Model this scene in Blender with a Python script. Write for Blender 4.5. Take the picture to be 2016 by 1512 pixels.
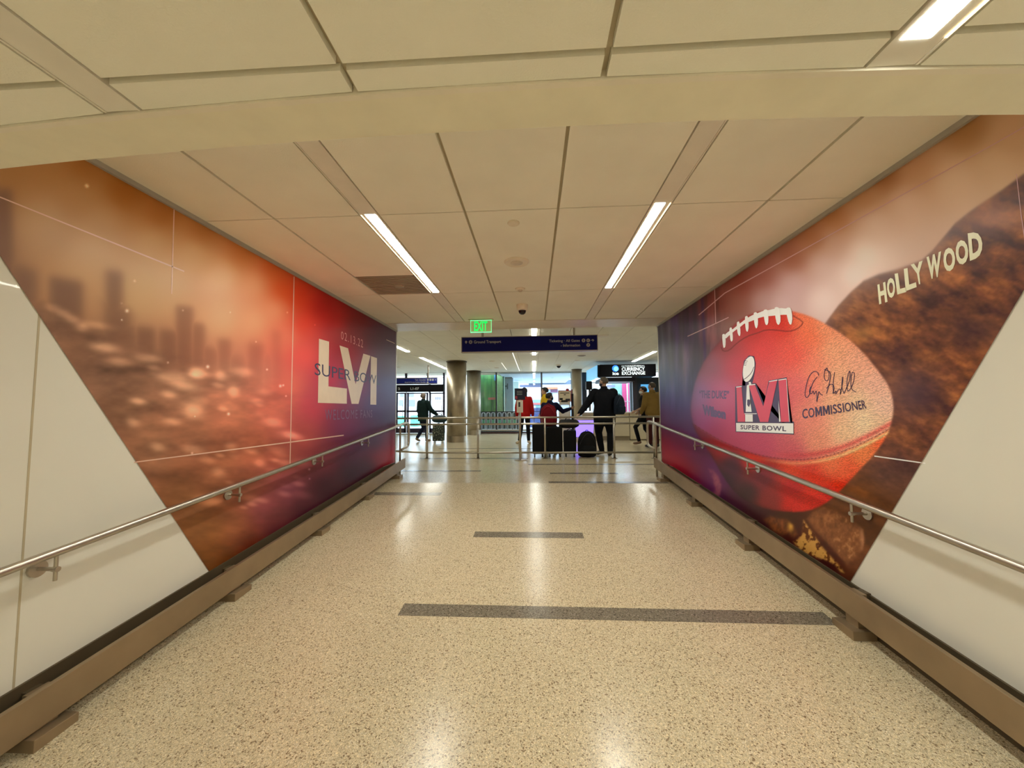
import bpy, bmesh, math, random
import numpy as np
from mathutils import Vector, Matrix

for o in list(bpy.data.objects):
    bpy.data.objects.remove(o, do_unlink=True)
SC = bpy.context.scene
COL = SC.collection

# ------------------------------------------------------------------ camera
F, YAW, PIT, ROL = 759.79, .0564, .0628, -.0081
CAM = np.array([0., 0., 1.08])
_cy, _sy = math.cos(YAW), math.sin(YAW)
FW = np.array([-_sy*math.cos(PIT), _cy*math.cos(PIT), math.sin(PIT)])
_r0 = np.array([_cy, _sy, 0.]); _u0 = np.cross(_r0, FW)
RT = _r0*math.cos(ROL)+_u0*math.sin(ROL)
UP = -_r0*math.sin(ROL)+_u0*math.cos(ROL)
cd = bpy.data.cameras.new('camera'); cam = bpy.data.objects.new('camera', cd); COL.objects.link(cam)
cd.sensor_fit = 'HORIZONTAL'; cd.sensor_width = 36; cd.lens = 36*F/2016; cd.clip_start = .05; cd.clip_end = 300
cam.matrix_world = Matrix(((RT[0], UP[0], -FW[0], CAM[0]), (RT[1], UP[1], -FW[1], CAM[1]), (RT[2], UP[2], -FW[2], CAM[2]), (0, 0, 0, 1)))
SC.camera = cam
SC.view_settings.view_transform = 'Standard'
SC.view_settings.look = 'None'
SC.view_settings.gamma = 1
SC.view_settings.use_curve_mapping = False
SC.view_settings.exposure = 1.0
SC.cycles.max_bounces = 10
SC.cycles.diffuse_bounces = 6
SC.cycles.sample_clamp_indirect = 6
SC.cycles.caustics_reflective = False
SC.cycles.caustics_refractive = False

# ------------------------------------------------------------------ world (bright overcast daylight)
w = bpy.data.worlds.new('world'); SC.world = w; w.use_nodes = True
bg = w.node_tree.nodes['Background']
bg.inputs[0].default_value = (.66, .85, 1., 1); bg.inputs[1].default_value = 3.0
LAMP_E = 34.0
LAMP_C = (.97, .98, .86)


# ------------------------------------------------------------------ helpers
def bp(px, py, ax, v):
    """photo pixel -> point on the plane ax = v of the place"""
    d = FW*F + RT*(px-1008) - UP*(py-756)
    i = 'xyz'.index(ax)
    return CAM + d*(v-CAM[i])/d[i]


def lin(c):
    out = []
    for v in c[:3]:
        v = v/255.
        out.append(v/12.92 if v <= .04045 else ((v+.055)/1.055)**2.4)
    return tuple(out)


def alb(r, g, b, k=(.78, .70, .53)):
    l = lin((r, g, b))
    return tuple(min(.9, l[i]/k[i]) for i in range(3))


MATS = {}


def mat(name, col, rough=.5, metal=0., emit=None, es=0., coat=0., bump=0., bscale=60., noise=0., nscale=8., spec=.5, trans=0.):
    if name in MATS: return MATS[name]
    m = bpy.data.materials.new(name); m.use_nodes = True
    nt = m.node_tree; p = nt.nodes['Principled BSDF']
    p.inputs['Base Color'].default_value = (*col, 1)
    p.inputs['Roughness'].default_value = rough
    p.inputs['Metallic'].default_value = metal
    p.inputs['Coat Weight'].default_value = coat
    p.inputs['Coat Roughness'].default_value = .03
    p.inputs['Specular IOR Level'].default_value = spec
    if trans: p.inputs['Transmission Weight'].default_value = trans
    if emit:
        p.inputs['Emission Color'].default_value = (*emit, 1); p.inputs['Emission Strength'].default_value = es
    tc = nt.nodes.new('ShaderNodeTexCoord')
    nz = nt.nodes.new('ShaderNodeTexNoise'); nz.inputs['Scale'].default_value = nscale; nz.inputs['Detail'].default_value = 5
    nt.links.new(tc.outputs['Object'], nz.inputs['Vector'])
    amp = noise if noise else .04
    mr = nt.nodes.new('ShaderNodeMapRange'); mr.inputs[1].default_value = .3; mr.inputs[2].default_value = .7
    mr.inputs[3].default_value = 1-amp; mr.inputs[4].default_value = 1+amp
    nt.links.new(nz.outputs['Fac'], mr.inputs[0])
    mx = nt.nodes.new('ShaderNodeVectorMath'); mx.operation = 'SCALE'; mx.inputs[0].default_value = col
    nt.links.new(mr.outputs[0], mx.inputs['Scale']); nt.links.new(mx.outputs[0], p.inputs['Base Color'])
    if bump:
        n2 = nt.nodes.new('ShaderNodeTexNoise'); n2.inputs['Scale'].default_value = bscale; n2.inputs['Detail'].default_value = 4
        nt.links.new(tc.outputs['Object'], n2.inputs['Vector'])
        b = nt.nodes.new('ShaderNodeBump'); b.inputs['Strength'].default_value = bump; b.inputs['Distance'].default_value = .01
        nt.links.new(n2.outputs['Fac'], b.inputs['Height']); nt.links.new(b.outputs[0], p.inputs['Normal'])
    MATS[name] = m
    return m


def glass_mat(name='window_glass', tint=(1, 1, 1), gl=.07):
    if name in MATS: return MATS[name]
    m = bpy.data.materials.new(name); m.use_nodes = True; nt = m.node_tree
    for n in list(nt.nodes): nt.nodes.remove(n)
    o = nt.nodes.new('ShaderNodeOutputMaterial'); mx = nt.nodes.new('ShaderNodeMixShader')
    t = nt.nodes.new('ShaderNodeBsdfTransparent'); t.inputs[0].default_value = (*tint, 1)
    g = nt.nodes.new('ShaderNodeBsdfGlossy'); g.inputs['Roughness'].default_value = .02
    mx.inputs[0].default_value = gl
    nt.links.new(t.outputs[0], mx.inputs[1]); nt.links.new(g.outputs[0], mx.inputs[2]); nt.links.new(mx.outputs[0], o.inputs[0])
    MATS[name] = m
    return m


def link(name, bm_or_me, m=None, parent=None, loc=None, smooth=False):
    if isinstance(bm_or_me, bmesh.types.BMesh):
        me = bpy.data.meshes.new(name)
        bmesh.ops.recalc_face_normals(bm_or_me, faces=bm_or_me.faces[:])
        bm_or_me.to_mesh(me); bm_or_me.free()
    else:
        me = bm_or_me
    if m is not None:
        me.materials.clear()
        for x in (m if isinstance(m, (list, tuple)) else [m]): me.materials.append(x)
    if smooth:
        for p in me.polygons: p.use_smooth = True
    ob = bpy.data.objects.new(name, me); COL.objects.link(ob)
    if loc is not None: ob.location = loc
    if parent is not None:
        ob.parent = parent
        ob.matrix_parent_inverse = Matrix.Identity(4)
    return ob


def tag(o, label=None, cat=None, group=None, kind=None):
    if label: o['label'] = label
    if cat: o['category'] = cat
    if group: o['group'] = group
    if kind: o['kind'] = kind
    return o


def empty(name, loc, label, cat, group=None, rz=0):
    o = bpy.data.objects.new(name, None); COL.objects.link(o); o.location = loc; o.rotation_euler = (0, 0, rz)
    o.empty_display_size = .1
    return tag(o, label, cat, group)


def bx(bm, x0, x1, y0, y1, z0, z1, bev=0., slope=0.):
    """box; slope = dz/dy shear (for pieces that follow the ramp)"""
    g = bmesh.ops.create_cube(bm, size=1)
    vs = g['verts']
    for v in vs:
        x = x0 if v.co.x < 0 else x1; y = y0 if v.co.y < 0 else y1; z = z0 if v.co.z < 0 else z1
        v.co = (x, y, z+slope*(y-y0))
    if bev:
        es = list({e for v in vs for e in v.link_edges})
        bmesh.ops.bevel(bm, geom=es, offset=bev, segments=2, affect='EDGES', profile=.6)


def box(name, x0, x1, y0, y1, z0, z1, m, parent=None, bev=0., slope=0.):
    bm = bmesh.new(); bx(bm, x0, x1, y0, y1, z0, z1, bev, slope)
    if parent is not None:
        bmesh.ops.translate(bm, verts=bm.verts, vec=-Vector(parent.location) if parent.parent is None else Vector((0, 0, 0)))
    return link(name, bm, m, parent)


def tube(bm, pts, r, seg=12, cap=True, rs=None):
    pts = [Vector(p) for p in pts]
    rings = []
    t0 = (pts[1]-pts[0]).normalized()
    ref = Vector((0, 0, 1)) if abs(t0.z) < .9 else Vector((1, 0, 0))
    n = t0.cross(ref).normalized()
    for i, p in enumerate(pts):
        if i == 0: t = (pts[1]-pts[0])
        elif i == len(pts)-1: t = (pts[-1]-pts[-2])
        else: t = (pts[i+1]-pts[i]).normalized()+(pts[i]-pts[i-1]).normalized()
        t.normalize()
        n = (n - t*n.dot(t)).normalized(); b = t.cross(n)
        rr = rs[i] if rs else r
        rings.append([bm.verts.new(p+(n*math.cos(a)+b*math.sin(a))*rr) for a in [2*math.pi*k/seg for k in range(seg)]])
    for A, B in zip(rings, rings[1:]):
        for k in range(seg):
            bm.faces.new((A[k], A[(k+1) % seg], B[(k+1) % seg], B[k]))
    if cap:
        bm.faces.new(rings[0][::-1]); bm.faces.new(rings[-1])


def arc(p, q, c, n=6):
    """bezier-ish corner from p to q through control c"""
    p, q, c = Vector(p), Vector(q), Vector(c)
    return [(p*(1-t)**2+c*2*t*(1-t)+q*t*t) for t in [i/n for i in range(n+1)]]


def cyl(bm, c, r, z0, z1, seg=24, r2=None, cap=True):
    tube(bm, [(c[0], c[1], z0), (c[0], c[1], z1)], r, seg, cap, rs=[r, r if r2 is None else r2])


def lathe(bm, c, prof, seg=24):
    """prof = [(r, z)...] around vertical axis at c"""
    rings = []
    for r, z in prof:
        rings.append([bm.verts.new((c[0]+r*math.cos(2*math.pi*k/seg), c[1]+r*math.sin(2*math.pi*k/seg), z)) for k in range(seg)])
    for A, B in zip(rings, rings[1:]):
        for k in range(seg): bm.faces.new((A[k], A[(k+1) % seg], B[(k+1) % seg], B[k]))
    bm.faces.new(rings[0][::-1]); bm.faces.new(rings[-1])


def text_mesh(s, bold=0.0, spacing=1.0, extrude=0.0):
    cu = bpy.data.curves.new('lettering', 'FONT'); cu.body = s; cu.size = 1; cu.offset = bold; cu.space_character = spacing
    cu.extrude = extrude; cu.resolution_u = 3
    ob = bpy.data.objects.new('lettering', cu); COL.objects.link(ob)
    dg = bpy.context.evaluated_depsgraph_get(); dg.update()
    me = bpy.data.meshes.new_from_object(ob.evaluated_get(dg))
    bpy.data.objects.remove(ob, do_unlink=True); bpy.data.curves.remove(cu)
    return me


def norm_text(s, bold=0., spacing=1.):
    """vertices of the lettering normalised to a unit box, plus its faces"""
    if s == 'M':
        P = [(0, 0), (0, 1), (.26, 1), (.5, .45), (.74, 1), (1, 1), (1, 0), (.78, 0), (.78, .62), (.57, .12), (.43, .12), (.22, .62), (.22, 0)]
        return np.array(P, float), [(0, 1, 11, 12), (1, 2, 11), (2, 3, 10, 11), (3, 9, 10), (3, 4, 8, 9), (4, 5, 8), (5, 6, 7, 8)]
    me = text_mesh(s, bold, spacing)
    v = np.array([p.co[:2] for p in me.vertices]); f = [tuple(p.vertices) for p in me.polygons]
    lo, hi = v.min(0), v.max(0)
    bpy.data.meshes.remove(me)
    return (v-lo)/(hi-lo), f


def mesh_from(name, verts, faces):
    me = bpy.data.meshes.new(name); me.from_pydata([tuple(map(float, v)) for v in verts], [], faces); me.update()
    return me


def text_front(name, s, x0, x1, z0, z1, y, m, parent, bold=0., spacing=1.):
    """lettering on a surface that faces the camera side (-Y), in parent space if parent is given"""
    v, f = norm_text(s, bold, spacing)
    V = [(x0+(x1-x0)*a, y, z0+(z1-z0)*b) for a, b in v]
    if parent is not None:
        L = parent.location; V = [(a-L[0], b-L[1], c-L[2]) for a, b, c in V]
    return link(name, mesh_from(name, V, f), m, parent)


def ramp(y): return .0831*(y-5.65) if y < 5.65 else 0.


SL = .0831
XL, XR = -2.245, 1.967
ZM, ZN, ZF = 2.371, 1.905, 2.65
YW = 6.15
R_ = random.Random(7)

# ------------------------------------------------------------------ materials
M_tile = mat('ceiling_tile', (.88, .86, .76), .8, bump=.15, bscale=220, noise=.03, nscale=3)
M_tbar = mat('ceiling_bar_groove', (.50, .43, .31), .7)
M_chan = mat('light_channel_paint', (.80, .76, .68), .55)
M_soffit = mat('smooth_soffit_paint', (.80, .72, .60), .38)
M_white = mat('back_painted_glass', (.77, .75, .68), .5, spec=.2, coat=.3, noise=.015, nscale=2)
M_steel = mat('brushed_steel', (.50, .455, .39), .33, 1., noise=.06, nscale=20)
M_steel2 = mat('column_steel', (.42, .36, .275), .40, 1., noise=.08, nscale=6)
M_bronze = mat('bronze_anodised_plate', (.34, .25, .155), .42, .55, noise=.10, nscale=5)
M_dark = mat('dark_bronze_base', (.11, .08, .045), .5, .3)
M_black = mat('black_paint', (.010, .010, .012), .6, spec=.2)
M_lamp_hall = mat('hall_lamp_diffuser', (.9, .9, .9), .4, emit=LAMP_C, es=LAMP_E*.5)
M_lamp = mat('lamp_diffuser', (.9, .9, .9), .4, emit=LAMP_C, es=LAMP_E)
M_glass = glass_mat()


def terrazzo(name, base, dark, light, chipscale=165., rough=.22):
    m = bpy.data.materials.new(name); m.use_nodes = True; nt = m.node_tree; p = nt.nodes['Principled BSDF']
    N = nt.nodes.new; L = nt.links.new
    tc = N('ShaderNodeTexCoord')
    v1 = N('ShaderNodeTexVoronoi'); v1.inputs['Scale'].default_value = chipscale; L(tc.outputs['Object'], v1.inputs['Vector'])
    sep = N('ShaderNodeSeparateColor'); L(v1.outputs['Color'], sep.inputs[0])
    cr = N('ShaderNodeValToRGB'); e = cr.color_ramp; e.interpolation = 'CONSTANT'
    e.elements[0].position = 0; e.elements[0].color = (*dark, 1)
    e.elements[1].position = .07; e.elements[1].color = (*[c*.80 for c in base], 1)
    for pos, c in ((.22, base), (.5, [x*1.10 for x in base]), (.72, [base[0]*.93, base[1]*.90, base[2]*.86]), (.9, light)):
        k = e.elements.new(pos); k.color = (*c, 1)
    L(sep.outputs[0], cr.inputs[0])
    v2 = N('ShaderNodeTexVoronoi'); v2.inputs['Scale'].default_value = chipscale*2.6; L(tc.outputs['Object'], v2.inputs['Vector'])
    sep2 = N('ShaderNodeSeparateColor'); L(v2.outputs['Color'], sep2.inputs[0])
    cr2 = N('ShaderNodeValToRGB'); cr2.color_ramp.interpolation = 'CONSTANT'
    cr2.color_ramp.elements[0].color = (.42, .40, .38, 1); cr2.color_ramp.elements[1].position = .10; cr2.color_ramp.elements[1].color = (1, 1, 1, 1)
    k = cr2.color_ramp.elements.new(.62); k.color = (.86, .86, .86, 1)
    k = cr2.color_ramp.elements.new(.965); k.color = (1.55, 1.55, 1.5, 1)
    L(sep2.outputs[1], cr2.inputs[0])
    mx = N('ShaderNodeMix'); mx.data_type = 'RGBA'; mx.blend_type = 'MULTIPLY'; mx.inputs[0].default_value = 1
    L(cr.outputs[0], mx.inputs[6]); L(cr2.outputs[0], mx.inputs[7])
    n1 = N('ShaderNodeTexNoise'); n1.inputs['Scale'].default_value = 1.3; L(tc.outputs['Object'], n1.inputs['Vector'])
    mr = N('ShaderNodeMapRange'); mr.inputs[3].default_value = .93; mr.inputs[4].default_value = 1.07; L(n1.outputs['Fac'], mr.inputs[0])
    sc = N('ShaderNodeVectorMath'); sc.operation = 'SCALE'; L(mx.outputs[2], sc.inputs[0]); L(mr.outputs[0], sc.inputs['Scale'])
    L(sc.outputs[0], p.inputs['Base Color'])
    n2 = N('ShaderNodeTexNoise'); n2.inputs['Scale'].default_value = 3; L(tc.outputs['Object'], n2.inputs['Vector'])
    mr2 = N('ShaderNodeMapRange'); mr2.inputs[3].default_value = rough*.7; mr2.inputs[4].default_value = rough*1.3; L(n2.outputs['Fac'], mr2.inputs[0])
    L(mr2.outputs[0], p.inputs['Roughness'])
    p.inputs['Specular IOR Level'].default_value = .5
    return m


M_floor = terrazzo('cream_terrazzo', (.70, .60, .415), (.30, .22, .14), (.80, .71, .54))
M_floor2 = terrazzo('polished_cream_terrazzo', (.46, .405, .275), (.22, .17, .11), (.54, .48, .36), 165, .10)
M_strip = terrazzo('dark_terrazzo', (.235, .205, .16), (.10, .085, .065), (.34, .30, .25), 140)

# ------------------------------------------------------------------ floor
bm = bmesh.new()
ys = [-4.5]+[-4+.5*i for i in range(20)]+[5.65, 16.7]
for i in range(len(ys)-1):
    y0, y1 = ys[i], ys[i+1]
    xa, xb = (XL-.1, XR+.1) if y1 <= 5.66 else (-9, 9)
    vs = [bm.verts.new((x, y, ramp(y))) for x, y in ((xa, y0), (xb, y0), (xb, y1), (xa, y1))]
    fc = bm.faces.new(vs)
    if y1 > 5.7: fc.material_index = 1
    lo = [bm.verts.new((x, y, ramp(y)-.15)) for x, y in ((xa, y0), (xa, y1), (xb, y1), (xb, y0))]
    bm.faces.new(lo)
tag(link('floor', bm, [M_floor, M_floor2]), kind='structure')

n = 0
def strip(x0, x1, y0, y1):
    global n
    n += 1
    bm = bmesh.new(); bx(bm, x0, x1, y0, y1, ramp(y0)-.01, ramp(y0)+.0015, slope=SL if y0 < 5.65 else 0)
    tag(link('trim_%d' % n, bm, M_strip), 'dark terrazzo strip inlaid across the floor', kind='structure')
strip(-.90, 1.84, 2.55, 2.68)
strip(-.60, .46, 3.775, 3.905)
strip(-2.15, -1.24, 5.06, 5.185)
strip(.2, 1.9, 5.66, 5.78)
strip(-2.9, -.93, 6.66, 6.79)
strip(.25, 1.36, 6.43, 6.56)
strip(-.12, 2.3, 7.45, 7.58)
strip(-2.5, -.14, 8.33, 8.46)
strip(-2.6, .4, 10.4, 10.52)
strip(-2.12, -1.40, 1.39, 1.52)

# ------------------------------------------------------------------ corridor walls
def wall(name, x0, x1):
    bm = bmesh.new()
    yy = [-4.5, 5.65, YW]
    for i in range(2):
        a, b = yy[i], yy[i+1]
        bx(bm, x0, x1, a, b, ramp(a)-.1, 2.8)
        for v in bm.verts:
            if abs(v.co.y-b) < 1e-6 and v.co.z < 1 and b == 5.65: v.co.z = ramp(b)-.1
    return tag(link(name, bm, M_white), kind='structure')
wall('wall_left', XL-.16, XL)
wall('wall_right', XR, XR+.16)
for side, x0, x1 in (('left', XL, XL+.012), ('right', XR-.012, XR)):
    bm = bmesh.new()
    bx(bm, x0, x1, -4.4, 5.65, ramp(-4.4), ramp(-4.4)+.232, slope=SL)
    bx(bm, x0, x1, 5.65, YW, 0, .225)
    tag(link('baseboard_'+side, bm, M_dark), kind='structure')
# vertical joints between the back painted glass panels
for i, (x0, x1, y) in enumerate(((XL-.002, XL+.0012, 1.61), (XL-.002, XL+.0012, .40), (XL-.002, XL+.0012, -.8), (XR-.0012, XR+.002, 1.2), (XR-.0012, XR+.002, 0.))):
    n += 1
    bm = bmesh.new(); bx(bm, x0, x1, y-.004, y+.004, ramp(y)+.2, ZM if y > 1.1 else ZN)
    tag(link('trim_%d' % n, bm, mat('panel_joint_sealant', (.50, .43, .30), .6)), kind='structure')
# metal corner strips at the ends of both walls
for x0, x1 in ((XL-.165, XL+.006), (XR-.006, XR+.165)):
    n += 1
    bm = bmesh.new(); bx(bm, x0, x1, YW, YW+.03, 0.0, 2.72, .004)
    tag(link('trim_%d' % n, bm, M_steel), 'steel corner strip at the end of the wall', kind='structure')
# thin grey shadow-gap trims between walls and ceiling
for x0, x1 in ((XL, XL+.022), (XR-.022, XR)):
    n += 1
    bm = bmesh.new(); bx(bm, x0, x1, 1.08, YW, ZM-.028, ZM+.0)
    tag(link('trim_%d' % n, bm, mat('grey_edge_trim', (.42, .40, .36), .5)), kind='structure')
# unseen rear wall added to shut out sky light, then walls of the concourse
tag(box('wall_rear_blocker', XL-.3, XR+.3, -4.6, -4.45, -1.6, 2.6, mat('beige_plaster', (.66, .58, .46), .8)), kind='structure')
tag(box('wall_west', -9, XL-.16, 6.0, YW, -.1, 2.8, MATS['beige_plaster']), kind='structure')
tag(box('wall_east', XR+.16, 9, 6.0, YW, -.1, 2.8, MATS['beige_plaster']), kind='structure')
tag(box('wall_north_west', -9.15, -9, 6.0, 18.2, -.1, 2.8, MATS['beige_plaster']), kind='structure')
tag(box('wall_north_east', 9, 9.15, 6.0, 18.2, -.1, 2.8, MATS['beige_plaster']), kind='structure')

# ------------------------------------------------------------------ ceilings
def tile_bm(bm, x0, x1, y0, y1, z, g=.009, t=.02):
    bx(bm, x0+g, x1-g, y0+g*.55, y1-g*.55, z, z+t)

def bow(x): return .022*x*x
# middle ceiling over the ramp
bm = bmesh.new()
cols = [(XL, -1.737), (-1.737, -1.14), (-1.02, -.44), (-.44, .172), (.172, .767), (.885, 1.485), (1.485, XR)]
rows = [(.95, 2.44), (2.44, 4.20), (4.20, 5.63)]
GRILLE = (-1.737, -1.14, 3.60, 4.20)
for a, b in cols:
    for c, d in rows:
        if abs(a+1.737) < 1e-6 and c == 2.44:
            tile_bm(bm, a, b, c, 3.60, ZM)
        else: tile_bm(bm, a, b, c, d, ZM)
tag(link('ceiling', bm, M_tile), kind='structure')
bm = bmesh.new(); bx(bm, XL-.1, XR+.1, .9, 5.64, ZM+.0205, ZM+.08)
tag(link('ceiling_backing', bm, M_tbar), kind='structure')
def linear_channel(x0, x1, y0, y1, z, lit, inner, label, name='ceiling_light', group='linear lights in the ceiling'):
    """a recessed channel with lit diffusers; inner = +1 luminous half toward +x, -1 toward -x"""
    root = empty(name, (x0, y0, z), label, 'ceiling light' if lit else 'ceiling channel', group)
    b = bmesh.new()
    bx(b, .007, x1-x0-.007, 0, y1-y0, .001, .03)
    for s in (0., x1-x0-.006): bx(b, s, s+.006, 0, y1-y0, -.001, .03)
    link('channel_frame', b, M_chan, root)
    for (a, c) in lit:
        b = bmesh.new()
        wd = (x1-x0)
        if inner > 0: u0, u1 = wd*.27, wd*.87
        else: u0, u1 = wd*.14, wd*.68
        bx(b, u0, u1, a-y0, c-y0, .0002, .0012)
        link('diffuser', b, M_lamp, root)
        b = bmesh.new()
        u = wd*.05 if inner > 0 else wd*.95
        bx(b, u-.003, u+.003, a-y0, c-y0, -.002, .0)
        link('edge_glow_strip', b, mat('edge_lit_strip', (.9, .8, .6), .4, emit=(1., .8, .45), es=1.6), root)
    return root
linear_channel(-1.14, -1.02, .96, 5.63, ZM, [(2.43, 4.16)], +1, 'long recessed ceiling light ending above the left skyline mural', group='corridor ceiling lights')
linear_channel(.767, .885, .96, 5.63, ZM, [(2.42, 4.16)], -1, 'long recessed ceiling light above the football mural side', group='corridor ceiling lights')
# return air grille filling one end of a tile
root = empty('air_vent', (GRILLE[0], GRILLE[2], ZM), 'square grey return air grille in the ceiling by the left light', 'air vent')
b = bmesh.new(); bx(b, .006, .597-.006, .006, .6-.006, .004, .02); link('backing', b, mat('grille_back', (.24, .20, .15), .7), root)
b = bmesh.new()
for k in range(14): bx(b, .012, .585, .02+k*.0415, .02+k*.0415+.017, -.001, .006)
link('louvres', b, mat('grille_grey', (.40, .34, .26), .6), root)
b = bmesh.new(); lathe(b, (.33, .33), [(.0, -.006), (.035, -.006), (.05, .0), (.05, .004)], 20); link('centre_knob', b, mat('grille_grey', (.40, .34, .26), .6), root)
# smooth soffit strip at the end of the corridor
tag(box('ceiling_beam', XL-.1, XR+.1, 5.645, YW+.06, ZM-.002, 2.74, M_soffit), kind='structure')
# lower ceiling near the camera, with its curved front border
bm = bmesh.new()
ncols = [(XL, -1.737), (-1.737, -1.175), (-1.07, -.455), (-.455, .183), (.183, .82), (.94, 1.485), (1.485, XR)]
for a, b in ncols:
    for c, d in ((-4.4, -2.62), (-2.62, -.89), (-.89, .852)): tile_bm(bm, a, b, c, d, ZN, .008)
    # cut tile row before the border
    vs = []
    for zz in (ZN, ZN+.02):
        vs.append([bm.verts.new(p) for p in ((a+.008, .866, zz), (b-.008, .866, zz), (b-.008, .925+bow(b), zz), (a+.008, .925+bow(a), zz))])
    bm.faces.new(vs[0]); bm.faces.new(vs[1][::-1])
    for k in range(4): bm.faces.new((vs[0][k], vs[1][k], vs[1][(k+1) % 4], vs[0][(k+1) % 4]))
tag(link('ceiling_low', bm, M_tile), kind='structure')
tag(box('ceiling_low_backing', XL-.1, XR+.1, -4.4, 1.06, ZN+.021, ZN+.06, M_tbar), kind='structure')
bm = bmesh.new()
N_ = 32
def border(bm, ya, yb, z0, z1):
    R = []
    for i in range(N_+1):
        x = XL-.05+(XR-XL+.1)*i/N_
        R.append([bm.verts.new((x, y+bow(x), z)) for y, z in ((ya, z0), (yb, z0), (yb, z1), (ya, z1))])
    for A, B in zip(R, R[1:]):
        for k in range(4): bm.faces.new((A[k], B[k], B[(k+1) % 4], A[(k+1) % 4]))
    bm.faces.new(R[0]); bm.faces.new(R[-1][::-1])
border(bm, .945, 1.085, ZN-.004, ZM+.1)
tag(link('ceiling_step_beam', bm, mat('soffit_paint', (.84, .79, .63), .6)), kind='structure')
n += 1
bm = bmesh.new(); border(bm, .928, .945, ZN-.007, ZN+.03)
tag(link('trim_%d' % n, bm, mat('white_edge_bead', (.84, .78, .66), .5)), kind='structure')
linear_channel(-1.175, -1.07, -4.3, .952, ZN, [(-3.4, -1.6)], +1, 'unlit end of a ceiling channel over the upper left corner', group='ceiling channels above the camera')
linear_channel(.82, .94, -4.3, .942, ZN, [(-3.4, -1.7), (-.89, .872)], -1, 'bright linear ceiling light cut off by the upper right frame edge', group='ceiling channels above the camera')
# concourse ceiling
bm = bmesh.new()
x = -9.0
xs = []
while x < 9: xs.append(x); x += .61
for i, a in enumerate(xs):
    y = 6.2-(.6 if i % 2 else 0)
    while y < 16.6:
        c, d = max(y, 6.2), min(y+1.22, 16.62)
        mid = a+.305
        skip = min(abs(mid-.02), abs(mid+3.42), abs(mid-3.42)) < .0
        if d-c > .05 and not skip: tile_bm(bm, a, a+.61, c, d, ZF, .004)
        y += 1.22
tag(link('ceiling_hall', bm, M_tile), kind='structure')
tag(box('ceiling_hall_backing', -9, 9, 6.2, 18.2, ZF+.0205, ZF+.1, M_tbar), kind='structure')

def surface_light(xc, y0, y1, label, wd=.10, z=ZF, col=M_lamp):
    r = empty('ceiling_light', (xc, y0, z), label, 'ceiling light', 'linear lights over the concourse')
    b = bmesh.new(); bx(b, -wd/2-.008, wd/2+.008, 0, y1-y0, -.006, .0); link('frame', b, M_chan, r)
    b = bmesh.new(); bx(b, -wd/2, wd/2, .01, y1-y0-.01, -.012, -.0062); link('diffuser', b, M_lamp_hall, r)
surface_light(.02, 7.0, 8.6, 'linear concourse light showing above the blue hanging sign')
surface_light(.02, 10.4, 11.3, 'short linear concourse light showing just below the blue hanging sign')
surface_light(.02, 12.8, 16.3, 'long linear concourse light on the centre line near the windows')
surface_light(-3.42, 8.0, 10.3, 'linear concourse light beside the end of the skyline wall')
surface_light(-3.42, 11.5, 14.9, 'linear concourse light running to the front steel column')
surface_light(3.42, 11.0, 13.4, 'linear concourse light above the currency exchange sign')
surface_light(3.42, 7.0, 9.0, 'linear concourse light hidden beyond the football wall')
for px_, y0, y1 in ((-.59, 10.6, 16.2), (-1.1, 13.2, 15.6)):
    n += 1
    tag(box('trim_%d' % n, px_-.012, px_+.012, y0, y1, ZF-.004, ZF, mat('glowing_slot_trim', (.9, .9, .88), .4, emit=(1, .95, .85), es=.5)), 'thin pale slot trim in the concourse ceiling', kind='structure')  # bright line made by giving the trim a faint emission

# ceiling fittings over the corridor
def disc(name, c, z, prof, m, label, cat, seg=28, group=None):
    b = bmesh.new(); lathe(b, (0, 0), prof, seg)
    o = link(name, b, m, None, (c[0], c[1], z), smooth=False)
    return tag(o, label, cat, group)
M_fit = mat('off_white_plastic', (.80, .73, .60), .45)
disc('sprinkler_cover', (-.128, 2.61), ZM, [(0, -.012), (.038, -.012), (.042, -.008), (.042, .002)], M_fit, 'small flat round sprinkler cover plate in the middle ceiling tile', 'sprinkler')
r = empty('ceiling_speaker', (-.139, 3.33, ZM), 'large round ceiling speaker between the two linear lights', 'speaker')
b = bmesh.new(); lathe(b, (0, 0), [(.06, -.012), (.10, -.015), (.112, -.004), (.112, .001)], 32); link('ring', b, M_fit, r)
b = bmesh.new(); lathe(b, (0, 0), [(0, -.022), (.03, -.022), (.055, -.014), (.055, -.008)], 24); link('cone', b, mat('speaker_grey', (.62, .56, .46), .4), r)
r = empty('smoke_detector', (-.135, 4.1, ZM), 'small round smoke detector beyond the ceiling speaker', 'smoke detector')
b = bmesh.new(); lathe(b, (0, 0), [(.0, -.018), (.03, -.018), (.05, -.01), (.055, 0)], 24); link('base', b, M_fit, r)
b = bmesh.new(); lathe(b, (0, 0), [(0, -.034), (.02, -.034), (.026, -.02), (.026, -.017)], 20); link('sensor', b, mat('speaker_grey', (.62, .56, .46), .4), r)
r = empty('security_camera', (-.133, 4.76, ZM), 'white domed security camera with a black lens under the ceiling', 'security camera')
b = bmesh.new(); lathe(b, (0, 0), [(.055, -.075), (.068, -.06), (.072, -.01), (.072, 0)], 24); link('housing', b, M_fit, r)
b = bmesh.new(); lathe(b, (0, 0), [(.0, -.125), (.022, -.12), (.040, -.105), (.048, -.08), (.048, -.07)], 24); link('dome', b, mat('black_dome', (.01, .006, .008), .1), r)
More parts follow.
